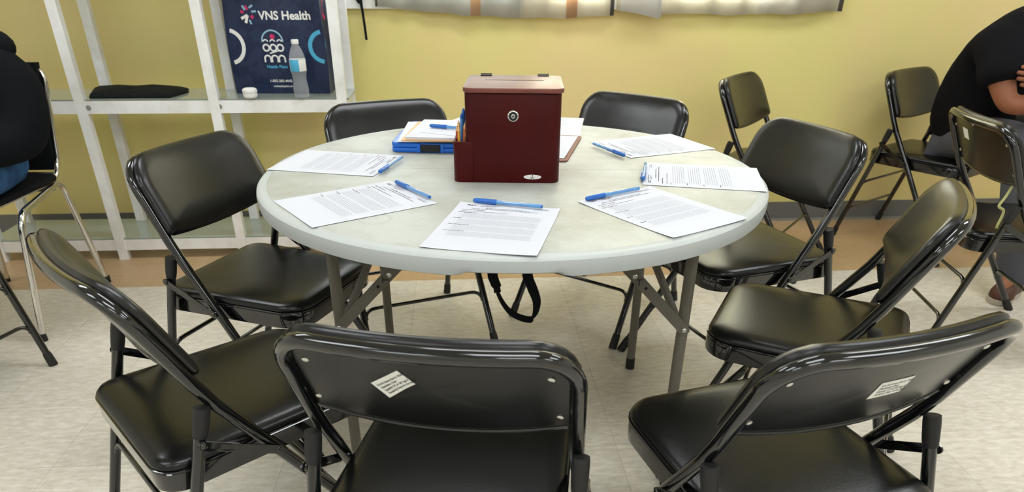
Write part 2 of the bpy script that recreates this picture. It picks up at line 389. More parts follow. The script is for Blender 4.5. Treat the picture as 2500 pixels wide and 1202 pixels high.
    def rear(s, z): f = z / .54; return Vector((s * (.216 - .003 * f), -.266 + (.266 - .116) * f, z))
    for s in (-1, 1):
        lg = G().tube([rear(s, .51), rear(s, .3), rear(s, .02)], .0112, 14).obj('leg', BLACKT, r)
        G().tube([rear(s, .045), rear(s, .035), rear(s, .0)], [.0124, .0136, .0145], 14).obj('rubber_foot', RUBBER, lg)
        G().tube([rear(s, .486), rear(s, .50), rear(s, .528), rear(s, .540)], [.0122, .0135, .0142, .0136], 14).obj('tube_cap', RUBBER, lg)
    # stretchers with turned down ends
    def stretcher(fn, z, dx=.045, dz=.03):
        a = fn(-1, z - dz); b = fn(1, z - dz); aa = fn(-1, z); bb = fn(1, z)
        a.x += .009; b.x -= .009
        P = [a]
        for k in range(1, 6):
            t_ = PI / 2 * k / 5; P.append(a.lerp(aa, math.sin(t_)) + Vector((dx * (1 - math.cos(t_)), 0, 0)))
        Q = [Vector((-p.x, p.y, p.z)) for p in reversed(P)]
        G().tube(P + Q, .0062, 10).obj('stretcher', BLACKT, r)
    stretcher(kline, .175); stretcher(rear, .285); stretcher(rear, .15)
    # folding links and their bolts
    for s in (-1, 1):
        a = rear(s, .478); b = kline(s, .405); a.x = s * .2305; b.x = s * .2245
        d = (b - a); L = d.length; g = G(); ang = math.atan2(d.z, d.y)
        out = [(L + .010 * math.cos(math.radians(q)), .0085 * math.sin(math.radians(q))) for q in range(-90, 91, 30)] + [(.010 * math.cos(math.radians(q)), .0085 * math.sin(math.radians(q))) for q in range(90, 271, 30)]
        g.prism(out, -.0016, .0016, 0, lambda x, y, z: Vector((a.x + s * z + (b.x - a.x) * max(0, min(1, x / L)), a.y + x * math.cos(ang) - y * math.sin(ang), a.z + x * math.sin(ang) + y * math.cos(ang))))
        lk = g.obj('folding_link', BLACKT, r, smooth=False)
        for p in (a, b):
            Rm = Euler((0, s * PI / 2, 0)).to_matrix()
            G().lathe([(.0065, -.016), (.0065, .002), (.005, .0042), (.0001, .0048)], 12, p, 0, Rm).obj('bolt', BLACKT, lk)
    return r
PROTO = make_chair()
def asset_tag(chair, lines, x, z, ang, w_=.058, h_=.033):
    """printed paper sticker on the back of the steel panel"""
    pan = [c for c in chair.children if c.name.startswith('back_panel')][0]
    Rm = Matrix.Rotation(ang, 2)
    def M_(px, pz, off):
        q = Rm @ Vector((px, pz)); xx = x + q.x; zz = z + q.y
        tz = max(0, 1 - (zz - .60) / .08)
        return backpt(xx, zz - .016 * (1 - (xx / .2) ** 2) * tz, off)
    g = G(); n = 6; V = []; F = []
    for i in range(n + 1):
        for j in range(3): V.append(M_(-w_ / 2 + w_ * i / n, -h_ / 2 + h_ * j / 2, .0029))
    for i in range(n + 1):
        for j in range(3): V.append(M_(-w_ / 2 + w_ * i / n, -h_ / 2 + h_ * j / 2, .0032))
    K = (n + 1) * 3
    for i in range(n):
        for j in range(2):
            a = i * 3 + j; F.append((a, a + 1, a + 4, a + 3)); F.append((K + a, K + a + 3, K + a + 4, K + a + 1))
    g.add(V, F); st = g.obj('asset_sticker', TAGM, pan); st['label'] = 'white printed sticker'
    g = G()
    for k, (s_, dx) in enumerate(lines):
        V, F = text_geo(s_, .0051, 'LEFT', .00008)
        g.add([M_(v.x * .88 - w_ / 2 + .005 + dx, v.y + h_ / 2 - .010 - k * .0061, .0025) for v in V], F)
    if g.V: g.obj('lettering', INKD, st, smooth=False)
CHAIRS = [
 ((-.087, .989), -.149, 'black folding chair seen from behind, nearest the camera, white sticker on its back', 0),
 ((.460, 1.003), .329, 'black folding chair in the near right corner, seen from behind with a slanted white sticker', 0),
 ((.734, 1.515), 1.106, 'black folding chair right of the table with a shiny tilted backrest, side on', 0),
 ((.708, 2.059), 1.952, 'black folding chair with its padded backrest facing the table from the right', 0),
 ((.332, 2.522), 2.510, 'black folding chair behind the table, right of the wooden box', 0),
 ((-.361, 2.334), -2.728, 'black folding chair behind the table, left of the wooden box', 0),
 ((-.675, 1.809), -1.925, 'black folding chair left of the table with its glossy padded backrest facing us', 0),
 ((-.578, 1.205), -.815, 'black folding chair at the near left of the table, side on with narrow backrest', 0),
 ((1.138, 3.120), -2.204, 'empty black folding chair against the yellow wall behind the right of the table', 1),
 ((1.9626, 3.3326), -2.502, 'black folding chair by the wall that the person in the black t-shirt sits on', 1),
 ((1.710, 2.336), -1.664, 'black folding chair in front of the person in grey trousers, yellow cord on it', 1),
 ((-1.8656, 1.904), 1.30, 'black folding chair at the left edge, only its leg in view', 1),
]
CH = []
for i, ((x, y), th, lab, grp) in enumerate(CHAIRS):
    c = PROTO if i == 0 else copy_tree(PROTO)
    c.location = (x, y, 0); c.rotation_euler = (0, 0, th); c['label'] = lab
    c['group'] = 'folding chairs around the round table' if grp == 0 else 'folding chairs away from the table'
    CH.append(c)
LT = [('R.A.I.N. Boston East Sr. RS/60', 0), ('Description: Chair', .001), ('Quantity 137 of 140 Tag 23', .002), ('Funded by Dept. for the Aging', .003)]
asset_tag(CH[0], LT, -.046, .688, .66)
asset_tag(CH[1], LT, .014, .673, .03)
asset_tag(CH[10], [], -.07, .70, -.02, .042, .034)

# ------------------------------------------------------------------ round folding table
TX, TY, TZ, TR = 0.0, 1.757, .74, .6135
tab = thing('round_table', 'round off-white plastic folding table with grey steel legs in the middle', 'table', (TX, TY, 0))
prof = [(.0, .700), (.585, .700), (.588, None), (.6085, None), (.6110, 'b2'), (.6125, .712), (.6135, .725), (.6120, .7335), (.6070, .7378), (.600, .7384), (.593, .7386), (.5895, .7399), (.585, .740), (.0, .740)]
def rimz(a):
    """bottom lip height; cut back a little at the front and back grips"""
    da = abs((a - 1.5 * PI + PI) % (2 * PI) - PI); db = abs((a - .5 * PI + PI) % (2 * PI) - PI); m = min(da, db)
    k = min(1, max(0, (m - .135) / .035)); k = k * k * (3 - 2 * k); return .7095 + (.7015 - .7095) * k
def half(a0, a1, name, gap):
    V = []; F = []; N = 120; L = len(prof)
    for i in range(N + 1):
        a = a0 + (a1 - a0) * i / N
        for r_, z in prof:
            zz = rimz(a) if z is None else (rimz(a) + .0015 if z == 'b2' else z)
            x = r_ * math.cos(a); y = r_ * math.sin(a)
            V.append(Vector((x, y if abs(y) > gap else gap * (1 if gap * 0 + (math.sin((a0 + a1) / 2)) > 0 else -1), zz)))
    for i in range(N):
        for j in range(L - 1): F.append((i * L + j, (i + 1) * L + j, (i + 1) * L + j + 1, i * L + j + 1))
    F.append(tuple(range(L))); F.append(tuple(N * L + j for j in reversed(range(L))))
    me = mesh(name, V, F, [PLASTIC, RIM])
    for p in me.polygons:
        c = p.center
        if math.hypot(c.x, c.y) > .588: p.material_index = 1
    return obj(name, me, tab)
half(0, PI, 'table_top', .0006); half(PI, 2 * PI, 'table_top', .0006)
for sx in (-1, 1):
    for sy in (-1, 1):
        x, y = sx * .402, sy * .291
        lg = G().tube([(x, y, .700), (x, y, .4), (x, y, .03)], .0135, 16).obj('leg', GREYLEG, tab)
        G().tube([(x, y, .04), (x, y, .0)], [.0146, .0152], 16).obj('rubber_foot', RUBBER, lg)
        # flat brace running up and inwards from the leg
        a = Vector((x, y - .0155 if sy < 0 else y + .0155, .447)); b = Vector((sx * .165, a.y, .697)); d = (b - a); L = d.length; dn = d.normalized(); pn = Vector((-dn.z, 0, dn.x))
        g = G()
        for k, (wd_, l_) in enumerate([(.010, -.012)]): pass
        pr = [(-.012, .006), (-.006, .0115), (.02, .0125), (.12, .0125), (L - .09, .0135), (L, .0155)]
        outl = [(u, h) for u, h in pr] + [(u, -h) for u, h in reversed(pr)]
        g.prism(outl, -.0014, .0014, 0, lambda u, h, z: a + dn * u + pn * h + Vector((0, z, 0)))
        bz = g.obj('flat_brace', GREYLEG, tab, smooth=False)
        sg = -1 if sy < 0 else 1
        for u in (0.0, .185):
            p = a + dn * u + Vector((0, sg * .0012, 0))
            G().lathe([(.0062, 0), (.006, .0025), (.004, .0042), (.0022, .0044), (.0001, .0036)], 14, p, 0, Euler((-sg * PI / 2, 0, 0)).to_matrix()).obj('rivet', STEEL, bz)
        p = a + dn * .145 + Vector((0, sg * .0016, 0))
        g = G().lathe([(.0036, 0), (.0034, .0006), (.0001, .0006)], 12, p, 0, Euler((-sg * PI / 2, 0, 0)).to_matrix())
        g.box(a + dn * .166 + pn * .003 + Vector((0, sg * .0018, 0)), (.002, .0008, .014), 0); g.box(a + dn * .171 + pn * (-.003) + Vector((0, sg * .0018, 0)), (.012, .0008, .0018), 0)
        g.obj('latch_slot', DARK, bz, smooth=False)
    # round inner brace tubes and cross bars joining each pair of legs
    for sy in (-1, 1):
        G().tube([(sx * .400, sy * .277, .440), (sx * .285, sy * .09, .690)], .0095, 12).obj('brace_tube', GREYLEG, tab)
    G().tube([(sx * .402, -.291, .688), (sx * .402, .291, .688)], .011, 12).obj('cross_bar', GREYLEG, tab)

# ------------------------------------------------------------------ paper forms
ZTAB = .7404
def sheet_geo(w_=.2159, h_=.2794, curl=.0, seed=0, thick=.0003):
    rnd = random.Random(seed); ph = [rnd.uniform(0, 6) for _ in range(4)]
    nx, ny = 20, 26
    def z(u, v):
        return .0004 + .0003 * (1 + math.sin(u * 3 + ph[0]) * math.cos(v * 4 + ph[1])) + curl * (abs(u - .5) * 2) ** 4 * (abs(v - .5) * 2) ** 4
    V = []; F = []
    for l in (0, 1):
        for i in range(nx + 1):
            for j in range(ny + 1): u, v = i / nx, j / ny; V.append(Vector((-w_ / 2 + w_ * u, -h_ / 2 + h_ * v, z(u, v) + l * thick)))
    K = (nx + 1) * (ny + 1); q = lambda i, j: i * (ny + 1) + j
    for i in range(nx):
        for j in range(ny):
            F.append((q(i, j), q(i, j + 1), q(i + 1, j + 1), q(i + 1, j))); F.append((K + q(i, j), K + q(i + 1, j), K + q(i + 1, j + 1), K + q(i, j + 1)))
    for i in range(nx): F.append((q(i, 0), q(i + 1, 0), K + q(i + 1, 0), K + q(i, 0))); F.append((q(i, ny), K + q(i, ny), K + q(i + 1, ny), q(i + 1, ny)))
    for j in range(ny): F.append((q(0, j), K + q(0, j), K + q(0, j + 1), q(0, j + 1))); F.append((q(nx, j), q(nx, j + 1), K + q(nx, j + 1), K + q(nx, j)))
    return V, F, lambda x, y: z(x / w_ + .5, y / h_ + .5) + thick + .0005
def form(label, x, y, th, z=ZTAB, style=0, seed=0, curl=0.0, group='paper forms lying on the table', name='paper_form'):
    V, F, zf = sheet_geo(seed=seed, curl=curl); g = G().add(V, F, 0); rnd = random.Random(seed + 9)
    def bar(x0, x1, yc, h, m):
        n = max(1, int((x1 - x0) / .03))
        for i in range(n):
            a, b = x0 + (x1 - x0) * i / n, x0 + (x1 - x0) * (i + 1) / n
            g.add([(a, yc - h / 2, zf(a, yc)), (b, yc - h / 2, zf(b, yc)), (b, yc + h / 2, zf(b, yc)), (a, yc + h / 2, zf(a, yc))], [(0, 1, 2, 3)], m)
    def words(x0, x1, yc, h, m):
        x_ = x0
        while x_ < x1:
            l = rnd.uniform(.003, .010); bar(x_, min(x_ + l, x1), yc + rnd.uniform(-.0002, .0002), h * rnd.uniform(.75, 1.1), m); x_ += l + .0016
    if style == 0:
        words(-.088, -.066, .1265, .0016, 2); words(-.088, -.070, .1225, .0022, 2); words(-.060, -.018, .127, .0014, 2); words(-.056, -.022, .1225, .0012, 2)
        words(-.060, -.030, .1195, .0010, 1); words(.055, .088, .1255, .0012, 1); words(.055, .088, .1215, .0012, 1)
        words(-.045, .047, .110, .0016, 2); words(-.072, .068, .103, .0014, 2)
        words(-.090, -.042, .0935, .0016, 2); words(-.090, .005, .0835, .0014, 2)
        yy = .0745
        for b in range(4):
            words(-.094, rnd.choice((-.078, -.074, -.052)) , yy, .0016, 2)
            for k in range(6 if b < 3 else 5):
                yy -= .0052; bar(-.082, .080, yy, .00045, 1)
            yy -= .0065
    elif style == 1:
        yy = .112
        for k in range(16):
            words(-.085, rnd.uniform(.02, .085), yy, .0010, 1); yy -= .0085
    r = g.obj(name, [PAPER, INK, INKD], None, (x, y, z), (0, 0, th)); tag(r, label, 'paper', group); return r
form('printed form at the table\'s left edge, topmost of the left pair', -.449, 1.808, -1.780, seed=1)
form('printed form at the near left of the table, pen across its top corner', -.337, 1.465, -.939, seed=2)
form('printed form at the front edge of the table, nearest the camera', -.034, 1.308, -.203, seed=3, curl=.002)
form('printed form at the near right of the table, corner over the edge', .3085, 1.423, .610, seed=4, curl=.002)
form('printed form lying sideways at the right edge of the table, pen across its end', .459, 1.697, 1.386, seed=5)
form('faintly printed form at the back right of the table', .3945, 2.030, 1.996, seed=6)
form('blank looking sheet on the table behind the wooden box, beyond the clipboard', .111, 2.30, -.13, seed=7, style=1)

# ------------------------------------------------------------------ pens
def make_pen():
    r = thing('ballpoint_pen', 'x', 'pen')
    # lies along x, cap end towards -x ; origin on the surface
    R = Euler((0, PI / 2, 0)).to_matrix(); c = (0, 0, .0062)
    G().lathe([(.0008, .0745), (.0036, .0738), (.0041, .07), (.0041, -.040), (.0036, -.046), (.0014, -.058), (.0006, -.062)], 6, c, 0, R).obj('barrel', BLUEC, r)
    G().lathe([(.0001, .05), (.0014, .05), (.0014, -.058), (.0001, -.058)], 8, c, 0, R).obj('ink_refill', INKB, r)
    cp = G().lathe([(.0026, -.0775), (.0042, -.076), (.0052, -.070), (.0055, -.036), (.0057, -.026), (.0050, -.0255), (.0043, -.0255)], 16, c, 0, R).obj('cap', BLUED, r)
    G().box((-.034, .0066, .0062), (.062, .0016, .0034)).obj('clip', BLUED, cp, smooth=False)
    G().lathe([(.0001, .0755), (.0036, .0752), (.0036, .062), (.0001, .062)], 10, c, 0, R).obj('end_plug', BLUED, r)
    g = G(); rnd = random.Random(3); x = -.012
    while x < .038:
        l = rnd.uniform(.002, .005); g.box((x + l / 2, 0, .0062 + .0041), (l, rnd.uniform(.0015, .0026), .0003)); x += l + .0012
    g.obj('print', WHITE, r, smooth=False)
    return r
PEN0 = make_pen(); npen = [0]
def pen(label, a, b, z=ZTAB + .001, group='blue pens on the table'):
    """a = cap end, b = other end"""
    p = PEN0 if npen[0] == 0 else copy_tree(PEN0); npen[0] += 1
    a = Vector(a); b = Vector(b); m = (a + b) / 2
    p.location = (m.x, m.y, z); p.rotation_euler = (0, 0, math.atan2(b.y - a.y, b.x - a.x)); p['label'] = label; p['group'] = group
    return p
PZ = ZTAB + .0024
pen('blue pen across the inner end of the left edge form', (-.321, 1.685), (-.287, 1.838), PZ)
pen('blue pen on the corner of the near left form', (-.268, 1.603), (-.178, 1.482))
pen('blue pen above the front form, horizontal', (-.082, 1.463), (.063, 1.420))
pen('blue pen above the near right form, slanting up to the right', (.160, 1.480), (.284, 1.563))
pen('blue pen across the end of the right edge form', (.3065, 1.640), (.336, 1.786), PZ)
pen('blue pen beside the back right form, tip to the left', (.294, 1.872), (.226, 2.008), PZ)

# ------------------------------------------------------------------ wooden suggestion box
BX = thing('suggestion_box', 'dark cherry red wooden suggestion box with lock and slotted lid on the table', 'box', (0, 1.628, TZ), -.02)
g = G(); prf = []
H1, H2 = .092, .197
lowo = rrect(-.138, .108, .0, .195, [.02, .016, .020, .022], 6)
uppo = rrect(-.108, .108, .0, .195, [.02, .008, .016, .022], 6)
# lower body with open pocket on the left: solid block plus pocket walls
g = G().prism(rrect(-.109, .108, 0, .195, [.02, .004, .016, .022], 6), 0.0, H2)
bodym = g.me('body', CHERRY); bevel(bodym, .0015, 2, 60); body = obj('body', bodym, BX)
# pocket: U wall
def uwall(x0, x1, t, n=6):
    o = []; ra = .018
    for k in range(n + 1):
        a = math.radians(270 - 90 * k / n); o.append((x0 + ra + ra * math.cos(a), .0 + ra + ra * math.sin(a)))
    for k in range(n + 1):
        a = math.radians(180 - 90 * k / n); o.append((x0 + ra + ra * math.cos(a), .195 - ra + ra * math.sin(a)))
    i_ = []; ri = ra - t
    for k in range(n + 1):
        a = math.radians(90 + 90 * k / n); i_.append((x0 + ra + ri * math.cos(a), .195 - ra + ri * math.sin(a)))
    for k in range(n + 1):
        a = math.radians(180 + 90 * k / n); i_.append((x0 + ra + ri * math.cos(a), .0 + ra + ri * math.sin(a)))
    return [(x1, 0.0)] + o + [(x1, .195), (x1, .195 - t)] + i_ + [(x1, t)]
V = uwall(-.138, -.088, .006)
g = G().prism(V, 0.0, H1); pk = g.me('side_pocket', CHERRY); bevel(pk, .0012, 2, 60); obj('side_pocket', pk, BX)
g = G().prism(rrect(-.134, -.10, .004, .191, .01, 3), .0, .006); g.obj('pocket_floor', CHERRY, BX)
lid = G().prism(rrect(-.1125, .1125, -.006, .207, [.016, .016, .022, .022], 8), H2 + .001, H2 + .0115); lm_ = lid.me('lid', CHERRYLIT); bevel(lm_, .0022, 3, 50); lid = obj('lid', lm_, BX)
G().box((0, .118, H2 + .01165), (.137, .0024, .0004)).obj('slot', DARK, lid, smooth=False)
for x in (-.070, .069):
    g = G().box((x, .198, H2 + .0125), (.027, .012, .002)); g.tube([(x - .0135, .2075, H2 + .012), (x + .0135, .2075, H2 + .012)], .0032, 8)
    g.obj('hinge', BLACKM, lid, smooth=False)
Rf = Euler((PI / 2, 0, 0)).to_matrix()
lk = G().lathe([(.0128, 0), (.0128, .002), (.0112, .004), (.0096, .0044), (.0090, .0036)], 32, (.0, 0, .150), 0, Rf).obj('lock', CHROME, body)
G().lathe([(.0088, .003), (.0088, .0046), (.0001, .0046)], 24, (0, 0, .150), 0, Rf).obj('lock_face', BLACKM, lk)
G().lathe([(.0056, .0045), (.0050, .0058), (.0001, .006)], 20, (0, 0, .150), 0, Rf).obj('cylinder_core', STEEL, lk)
G().box((0, -.0062, .150), (.0050, .0010, .0012)).obj('keyhole', DARK, lk, smooth=False)
ov = [(.0205 * math.cos(2 * PI * k / 40), .0053 * math.sin(2 * PI * k / 40)) for k in range(40)]
lb = G().prism(ov, .0, .0007, 0, lambda x, y, z: Vector((.046 + x, -z, .0145 + y))).obj('oval_badge', WHITE, body); lb['label'] = 'white oval badge'
V, F = text_geo('Safco', .0046, 'CENTER', .0001)
g = G().add([Vector((.046 + v.x, -.0009, .0112 + v.y)) for v in V], F)
for dx, dz, a in ((-.0011, .0006, .4), (.0011, -.0006, .4)):
    g.box((.046 + dx * .6, -.0009, .0174 + dz), (.0014, .0002, .0028), 0, Euler((0, .5, 0)).to_matrix())
g.obj('lettering', INKD, lb, smooth=False)
# things standing in the pocket
def stick(label, name, cat, x, y, tx, ty, L, r_, m, tip=None, n=6, group=None):
    t_ = thing(name, label, cat, (x, y, TZ + .0065), 0, group)
    d = Vector((tx, ty, 1)).normalized()
    G().tube([Vector((0, 0, 0)), d * L], r_, n).obj('shaft', m, t_, smooth=False)
    if tip: G().tube([d * L, d * (L + .006), d * (L + .012)], [r_, r_ * .9, r_ * .35], n).obj('tip', tip, t_)
    return t_
stick('blue pen standing in the box pocket, tallest of them', 'ballpoint_pen', 'pen', -.122, 1.72, .03, .10, .130, .0042, BLUED, BLUED, 10, 'pens and pencils in the box pocket')
stick('clear blue pen standing in the box pocket beside the taller blue pen', 'ballpoint_pen', 'pen', -.125, 1.70, .03, .10, .122, .0040, BLUEC, BLUED, 10, 'pens and pencils in the box pocket')
for k, (m, nm, x, y, L) in enumerate([(YPEN, 'yellow', -.124, 1.652, .104), (GPEN, 'green', -.112, 1.646, .094), (RPEN, 'red', -.129, 1.664, .101), (OPEN, 'orange', -.117, 1.658, .108), (KRAFT, 'brown', -.126, 1.678, .110)]):
    stick('%s pencil standing in the side pocket of the wooden box' % nm, 'pencil', 'pencil', x, y, .05 * (1 if k % 2 else -.2), .1, L, .0034, m, MANILA, 6, 'pens and pencils in the box pocket')

# ------------------------------------------------------------------ clipboard case and papers left of the box
r = thing('clipboard_case', 'bright blue plastic clipboard case with black clasp, left of the wooden box', 'clipboard case', (-.222, 1.920, TZ), -.05)
cb = G().prism(rrect(-.108, .135, 0.0, .30, [.012, .02, .02, .012], 5), .0005, .0125); m_ = cb.me('lower_shell', BINDER); bevel(m_, .003, 3, 50); obj('lower_shell', m_, r)
cb = G().prism(rrect(-.108, .135, 0.0, .30, [.012, .02, .02, .012], 5), .0132, .0262); m_ = cb.me('upper_shell', BINDER); bevel(m_, .0035, 3, 50); obj('upper_shell', m_, r)
G().box((.0, -.002, .0135), (.052, .007, .018)).obj('clasp', BLACKM, r, smooth=False)
g = G()
for x in (-.032, .032): g.box((x, -.0016, .013), (.008, .005, .022))
g.obj('clasp_lug', BINDER, r, smooth=False)
def flat(name, label, cat, x0, x1, y0, y1, z, th, m, ang=0, at=(0, 0), grp=None, rr=.002):
    me = G().prism(rrect(x0, x1, y0, y1, rr, 2), 0, th).me(name, m); o = obj(name, me, None, (at[0], at[1], z), (0, 0, ang)); tag(o, label, cat, grp); return o
zs = TZ + .0268
G_ = 'papers stacked on the blue case'
flat('steel_clip_folder', 'thin grey-edged folder lying on the blue case under the envelopes', 'folder', -.055, .12, .004, .285, zs, .0025, BLACKM, -.03, (-.205, 1.917), G_)
flat('envelope', 'white envelope lying on the grey-edged folder', 'envelope', -.10, .12, .002, .27, zs + .0027, .0022, PAPER, .02, (-.21, 1.915), G_)
flat('manila_envelope', 'manila envelope in the stack on the blue case, lower of two', 'envelope', -.095, .12, .0, .26, zs + .0051, .0020, MANILA, -.06, (-.205, 1.912), G_)
flat('manila_envelope', 'manila envelope in the stack on the blue case, upper of two', 'envelope', -.085, .12, .0, .25, zs + .0073, .0020, MANILA, -.09, (-.203, 1.908), G_)
flat('paper_stack', 'thick stack of white sheets on the manila envelopes', 'paper', -.100, .12, .006, .25, zs + .0095, .0060, PAPER, -.10, (-.190, 1.905), G_)
flat('paper_sheet', 'loose white sheet turned askew on top of the paper stack', 'paper', -.10, .11, -.10, .139, zs + .0158, .0004, PAPER, -.42, (-.125, 2.03), G_)
pen('blue pen lying on the white papers behind the box pocket', (-.232, 2.035), (-.09, 1.985), zs + .0166)

# clipboard right of the box
r = thing('clipboard', 'brown hardboard clipboard holding paper, right of the wooden box', 'clipboard', (.061, 2.002, TZ), -.21)
m_ = G().prism(rrect(-.114, .114, -.157, .157, .014, 5), .0006, .0042).me('board', KRAFT); obj('board', m_, r)
g = G().box((0, -.144, .0075), (.10, .022, .0035)); g.tube([(-.05, -.152, .008), (.05, -.152, .008)], .005, 8); g.obj('spring_clip', STEEL, r, smooth=False)
form('white form held on the brown clipboard right of the wooden box', .057, 2.006, -.21, TZ + .0046, style=1, seed=12, group='papers on the clipboard')

# ------------------------------------------------------------------ white rack with glass shelves against the wall
def WV(u, v, z=0): return W(u, v, z)
RK = thing('shelf_rack', 'white painted wooden rack with glass shelves against the yellow wall', 'shelving', W(-1.55, 3.17), RA)
# local frame: x along the wall, y towards the wall, origin at front line
def u_of(x, y): return x * CA + y * SA
PX = [u_of(-2.312, 2.985), u_of(-1.782, 3.025), u_of(-1.245, 3.065), u_of(-.722, 3.106)]
PX = [p + 1.55 for p in PX]
VF = -(-.02); 
yF, yB = -.015, .245
for x in PX:
    for y in (yF, yB):
        G().box((x, y, .86), (.040, .032, 1.72)).obj('post', PAINT, RK, smooth=False)
for z in (.068, .662, 1.25):
    for y in (yF + .002, yB):
        G().box(((PX[0] + PX[3]) / 2, y, z), (PX[3] - PX[0] + .04, .026, .050)).obj('rail', PAINT, RK, smooth=False)
    for x in PX:
        G().box((x, (yF + yB) / 2, z - .002), (.03, yB - yF, .042)).obj('side_rail', PAINT, RK, smooth=False)
    gl = G().box(((PX[0] + PX[3]) / 2, (yF + yB) / 2 + .004, z + .0285), (PX[3] - PX[0] + .06, yB - yF + .03, .006)).obj('glass_shelf', GLASS, RK, smooth=False)
for x in (PX[1] + .03, PX[2] + .02, PX[3] - .01):
    G().lathe([(.010, 0), (.010, .002), (.0001, .0025)], 14, (x, yF - .011, .662), 0, Euler((PI / 2, 0, 0)).to_matrix()).obj('bolt_cover', BASEL, RK)
SZ = .662 + .0285 + .003 + .0005     # top of middle shelf

# tote bag on the shelf
BW, BD, BH = .40, .135, .42
p0 = Vector((-1.20, 3.195)); 
bag = thing('tote_bag', 'dark navy shopping bag with white VNS Health lettering on the rack shelf', 'bag', (-.995, 3.268, SZ), RA * .4)
g = G(); NS = 12
def bagpt(u, v, front):
    """u -1..1, v 0..1"""
    bul = .012 * math.cos(u * PI / 2) * math.sin(v * PI) ; wob = .004 * math.sin(5 * u + 7 * v) * v
    return Vector((u * (BW / 2 + .004 * math.sin(v * 5)), (-BD / 2 - bul + wob) if front else (BD / 2 + bul), v * BH))
R = []
for j in range(NS + 1):
    v = j / NS; ring = [bagpt(-1 + 2 * i / 16, v, True) for i in range(17)]
    ring += [Vector((BW / 2 - .014 * math.sin(v * PI) * (1 - abs(t_)), BD / 2 * t_, v * BH)) for t_ in (-.5, 0, .5)]
    ring += [bagpt(1 - 2 * i / 16, v, False) for i in range(17)]
    ring += [Vector((-BW / 2 + .014 * math.sin(v * PI) * (1 - abs(t_)), -BD / 2 * t_, v * BH)) for t_ in (-.5, 0, .5)]
    R.append(ring)
g.rings(R); body = g.obj('body', NAVY, bag)
def onbag(x, z, off=.0012): return bagpt(x / (BW / 2), z / BH, True) + Vector((0, -off, 0))
def bagtext(s, size, x, z, m, name='lettering', align='CENTER', bold=.0006):
    V, F = text_geo(s, size, align, bold); 
    return G().add([onbag(x + v.x, z + v.y) for v in V], F).obj(name, m, body, smooth=False)
def bagpoly(polys, m, name, off=.0012):
    g = G()
    for P in polys: g.add([onbag(x, z, off) for x, z in P], [tuple(range(len(P)))])
    return g.obj(name, m, body, smooth=False)
def arc(cx, cz, r0, r1, a0, a1, n=24):
    out = []
    for k in range(n):
        a, b = math.radians(a0 + (a1 - a0) * k / n), math.radians(a0 + (a1 - a0) * (k + 1) / n)
        out.append([(cx + r0 * math.cos(a), cz + r0 * math.sin(a)), (cx + r1 * math.cos(a), cz + r1 * math.sin(a)), (cx + r1 * math.cos(b), cz + r1 * math.sin(b)), (cx + r0 * math.cos(b), cz + r0 * math.sin(b))])
    return out
def barp(x0, z0, x1, z1, w_):
    d = Vector((x1 - x0, z1 - z0)).normalized(); n = Vector((-d.y, d.x)) * w_ / 2
    return [(x0 + n.x, z0 + n.y), (x0 - n.x, z0 - n.y), (x1 - n.x, z1 - n.y), (x1 + n.x, z1 + n.y)]
# origin of bag text at x: px -> local x = X + .995
bagtext('VNS Health', .044, .052, .288, WHITE, bold=.0012)
# burst mark
bagpoly([barp(-.128, .290, -.100, .303, .011), barp(-.100, .303, -.111, .274, .011)], WHITE, 'logo_mark')
bagpoly([barp(-.128, .318, -.114, .312, .010), barp(-.105, .338, -.098, .322, .010), barp(-.085, .302, -.078, .292, .013)], PINK, 'logo_mark')
bagpoly([barp(-.118, .338, -.108, .322, .009), barp(-.090, .330, -.074, .340, .008), barp(-.082, .316, -.062, .318, .008), barp(-.094, .286, -.088, .270, .008)], PALEB, 'logo_mark')
# dome of little figures
bagpoly(arc(-.012, .205, .040, .046, 0, 180), PALEB, 'emblem_dome')
bagpoly(arc(-.010, .224, .0001, .010, 0, 360), PINK, 'emblem_dot')
P = []
for cx in (-.041, -.012, .017): P += arc(cx, .182, .009, .0155, 0, 360, 16)
for cx in (-.041, -.012, .017): P += arc(cx, .140, .009, .0155, 0, 180, 12); P += [barp(cx - .012, .126, cx - .012, .140, .0065), barp(cx + .012, .126, cx + .012, .140, .0065)]
P += arc(-.041, .202, .008, .013, 20, 160, 8) + arc(-.012, .202, .008, .013, 20, 160, 8) + arc(.017, .202, .008, .013, 20, 160, 8) + [barp(-.03, .16, .012, .172, .005)]
bagpoly(P, WHITE, 'emblem_figures')
bagtext('Health Plans', .017, -.008, .103, CYAN, bold=.0004)
bagtext('1-855-282-4642', .0145, -.002, .047, WHITE, bold=.0003)
bagtext('vnshealthplans.org', .0115, .006, .027, WHITE, bold=.0002)
bagpoly(arc(-.196, .185, .055, .070, -78, 78), WHITE, 'ring_print'); bagpoly(arc(.196, .185, .050, .066, 100, 262), CYAN, 'ring_print')
# ring prints continue on the right gusset
g = G()
for cy, cz, r0, r1, a0, a1, mi in ((-.055, .185, .05, .062, -60, 70, 0), (.035, .33, .035, .05, 120, 260, 1)):
    for P in arc(cy, cz, r0, r1, a0, a1, 16):
        g.add([Vector((BW / 2 - .014 * math.sin(z / BH * PI) * (1 - abs(y / (BD / 2))) + .0015, y, z)) for y, z in P], [(0, 1, 2, 3)], mi)
g.obj('side_print', [CYAN, PINK], body, smooth=False)
for s in (-1, 1):
    pts = [(-.09, s * BD / 2, BH - .03), (-.09, s * (BD / 2 + .003), BH + .05), (-.05, s * BD / 2 * .9, BH + .09), (0, s * BD / 2 * .8, BH + .10), (.05, s * BD / 2 * .9, BH + .09), (.09, s * (BD / 2 + .003), BH + .05), (.09, s * BD / 2, BH - .03)]
    G().tube(pts, .006, 8).obj('handle', NAVY, bag)

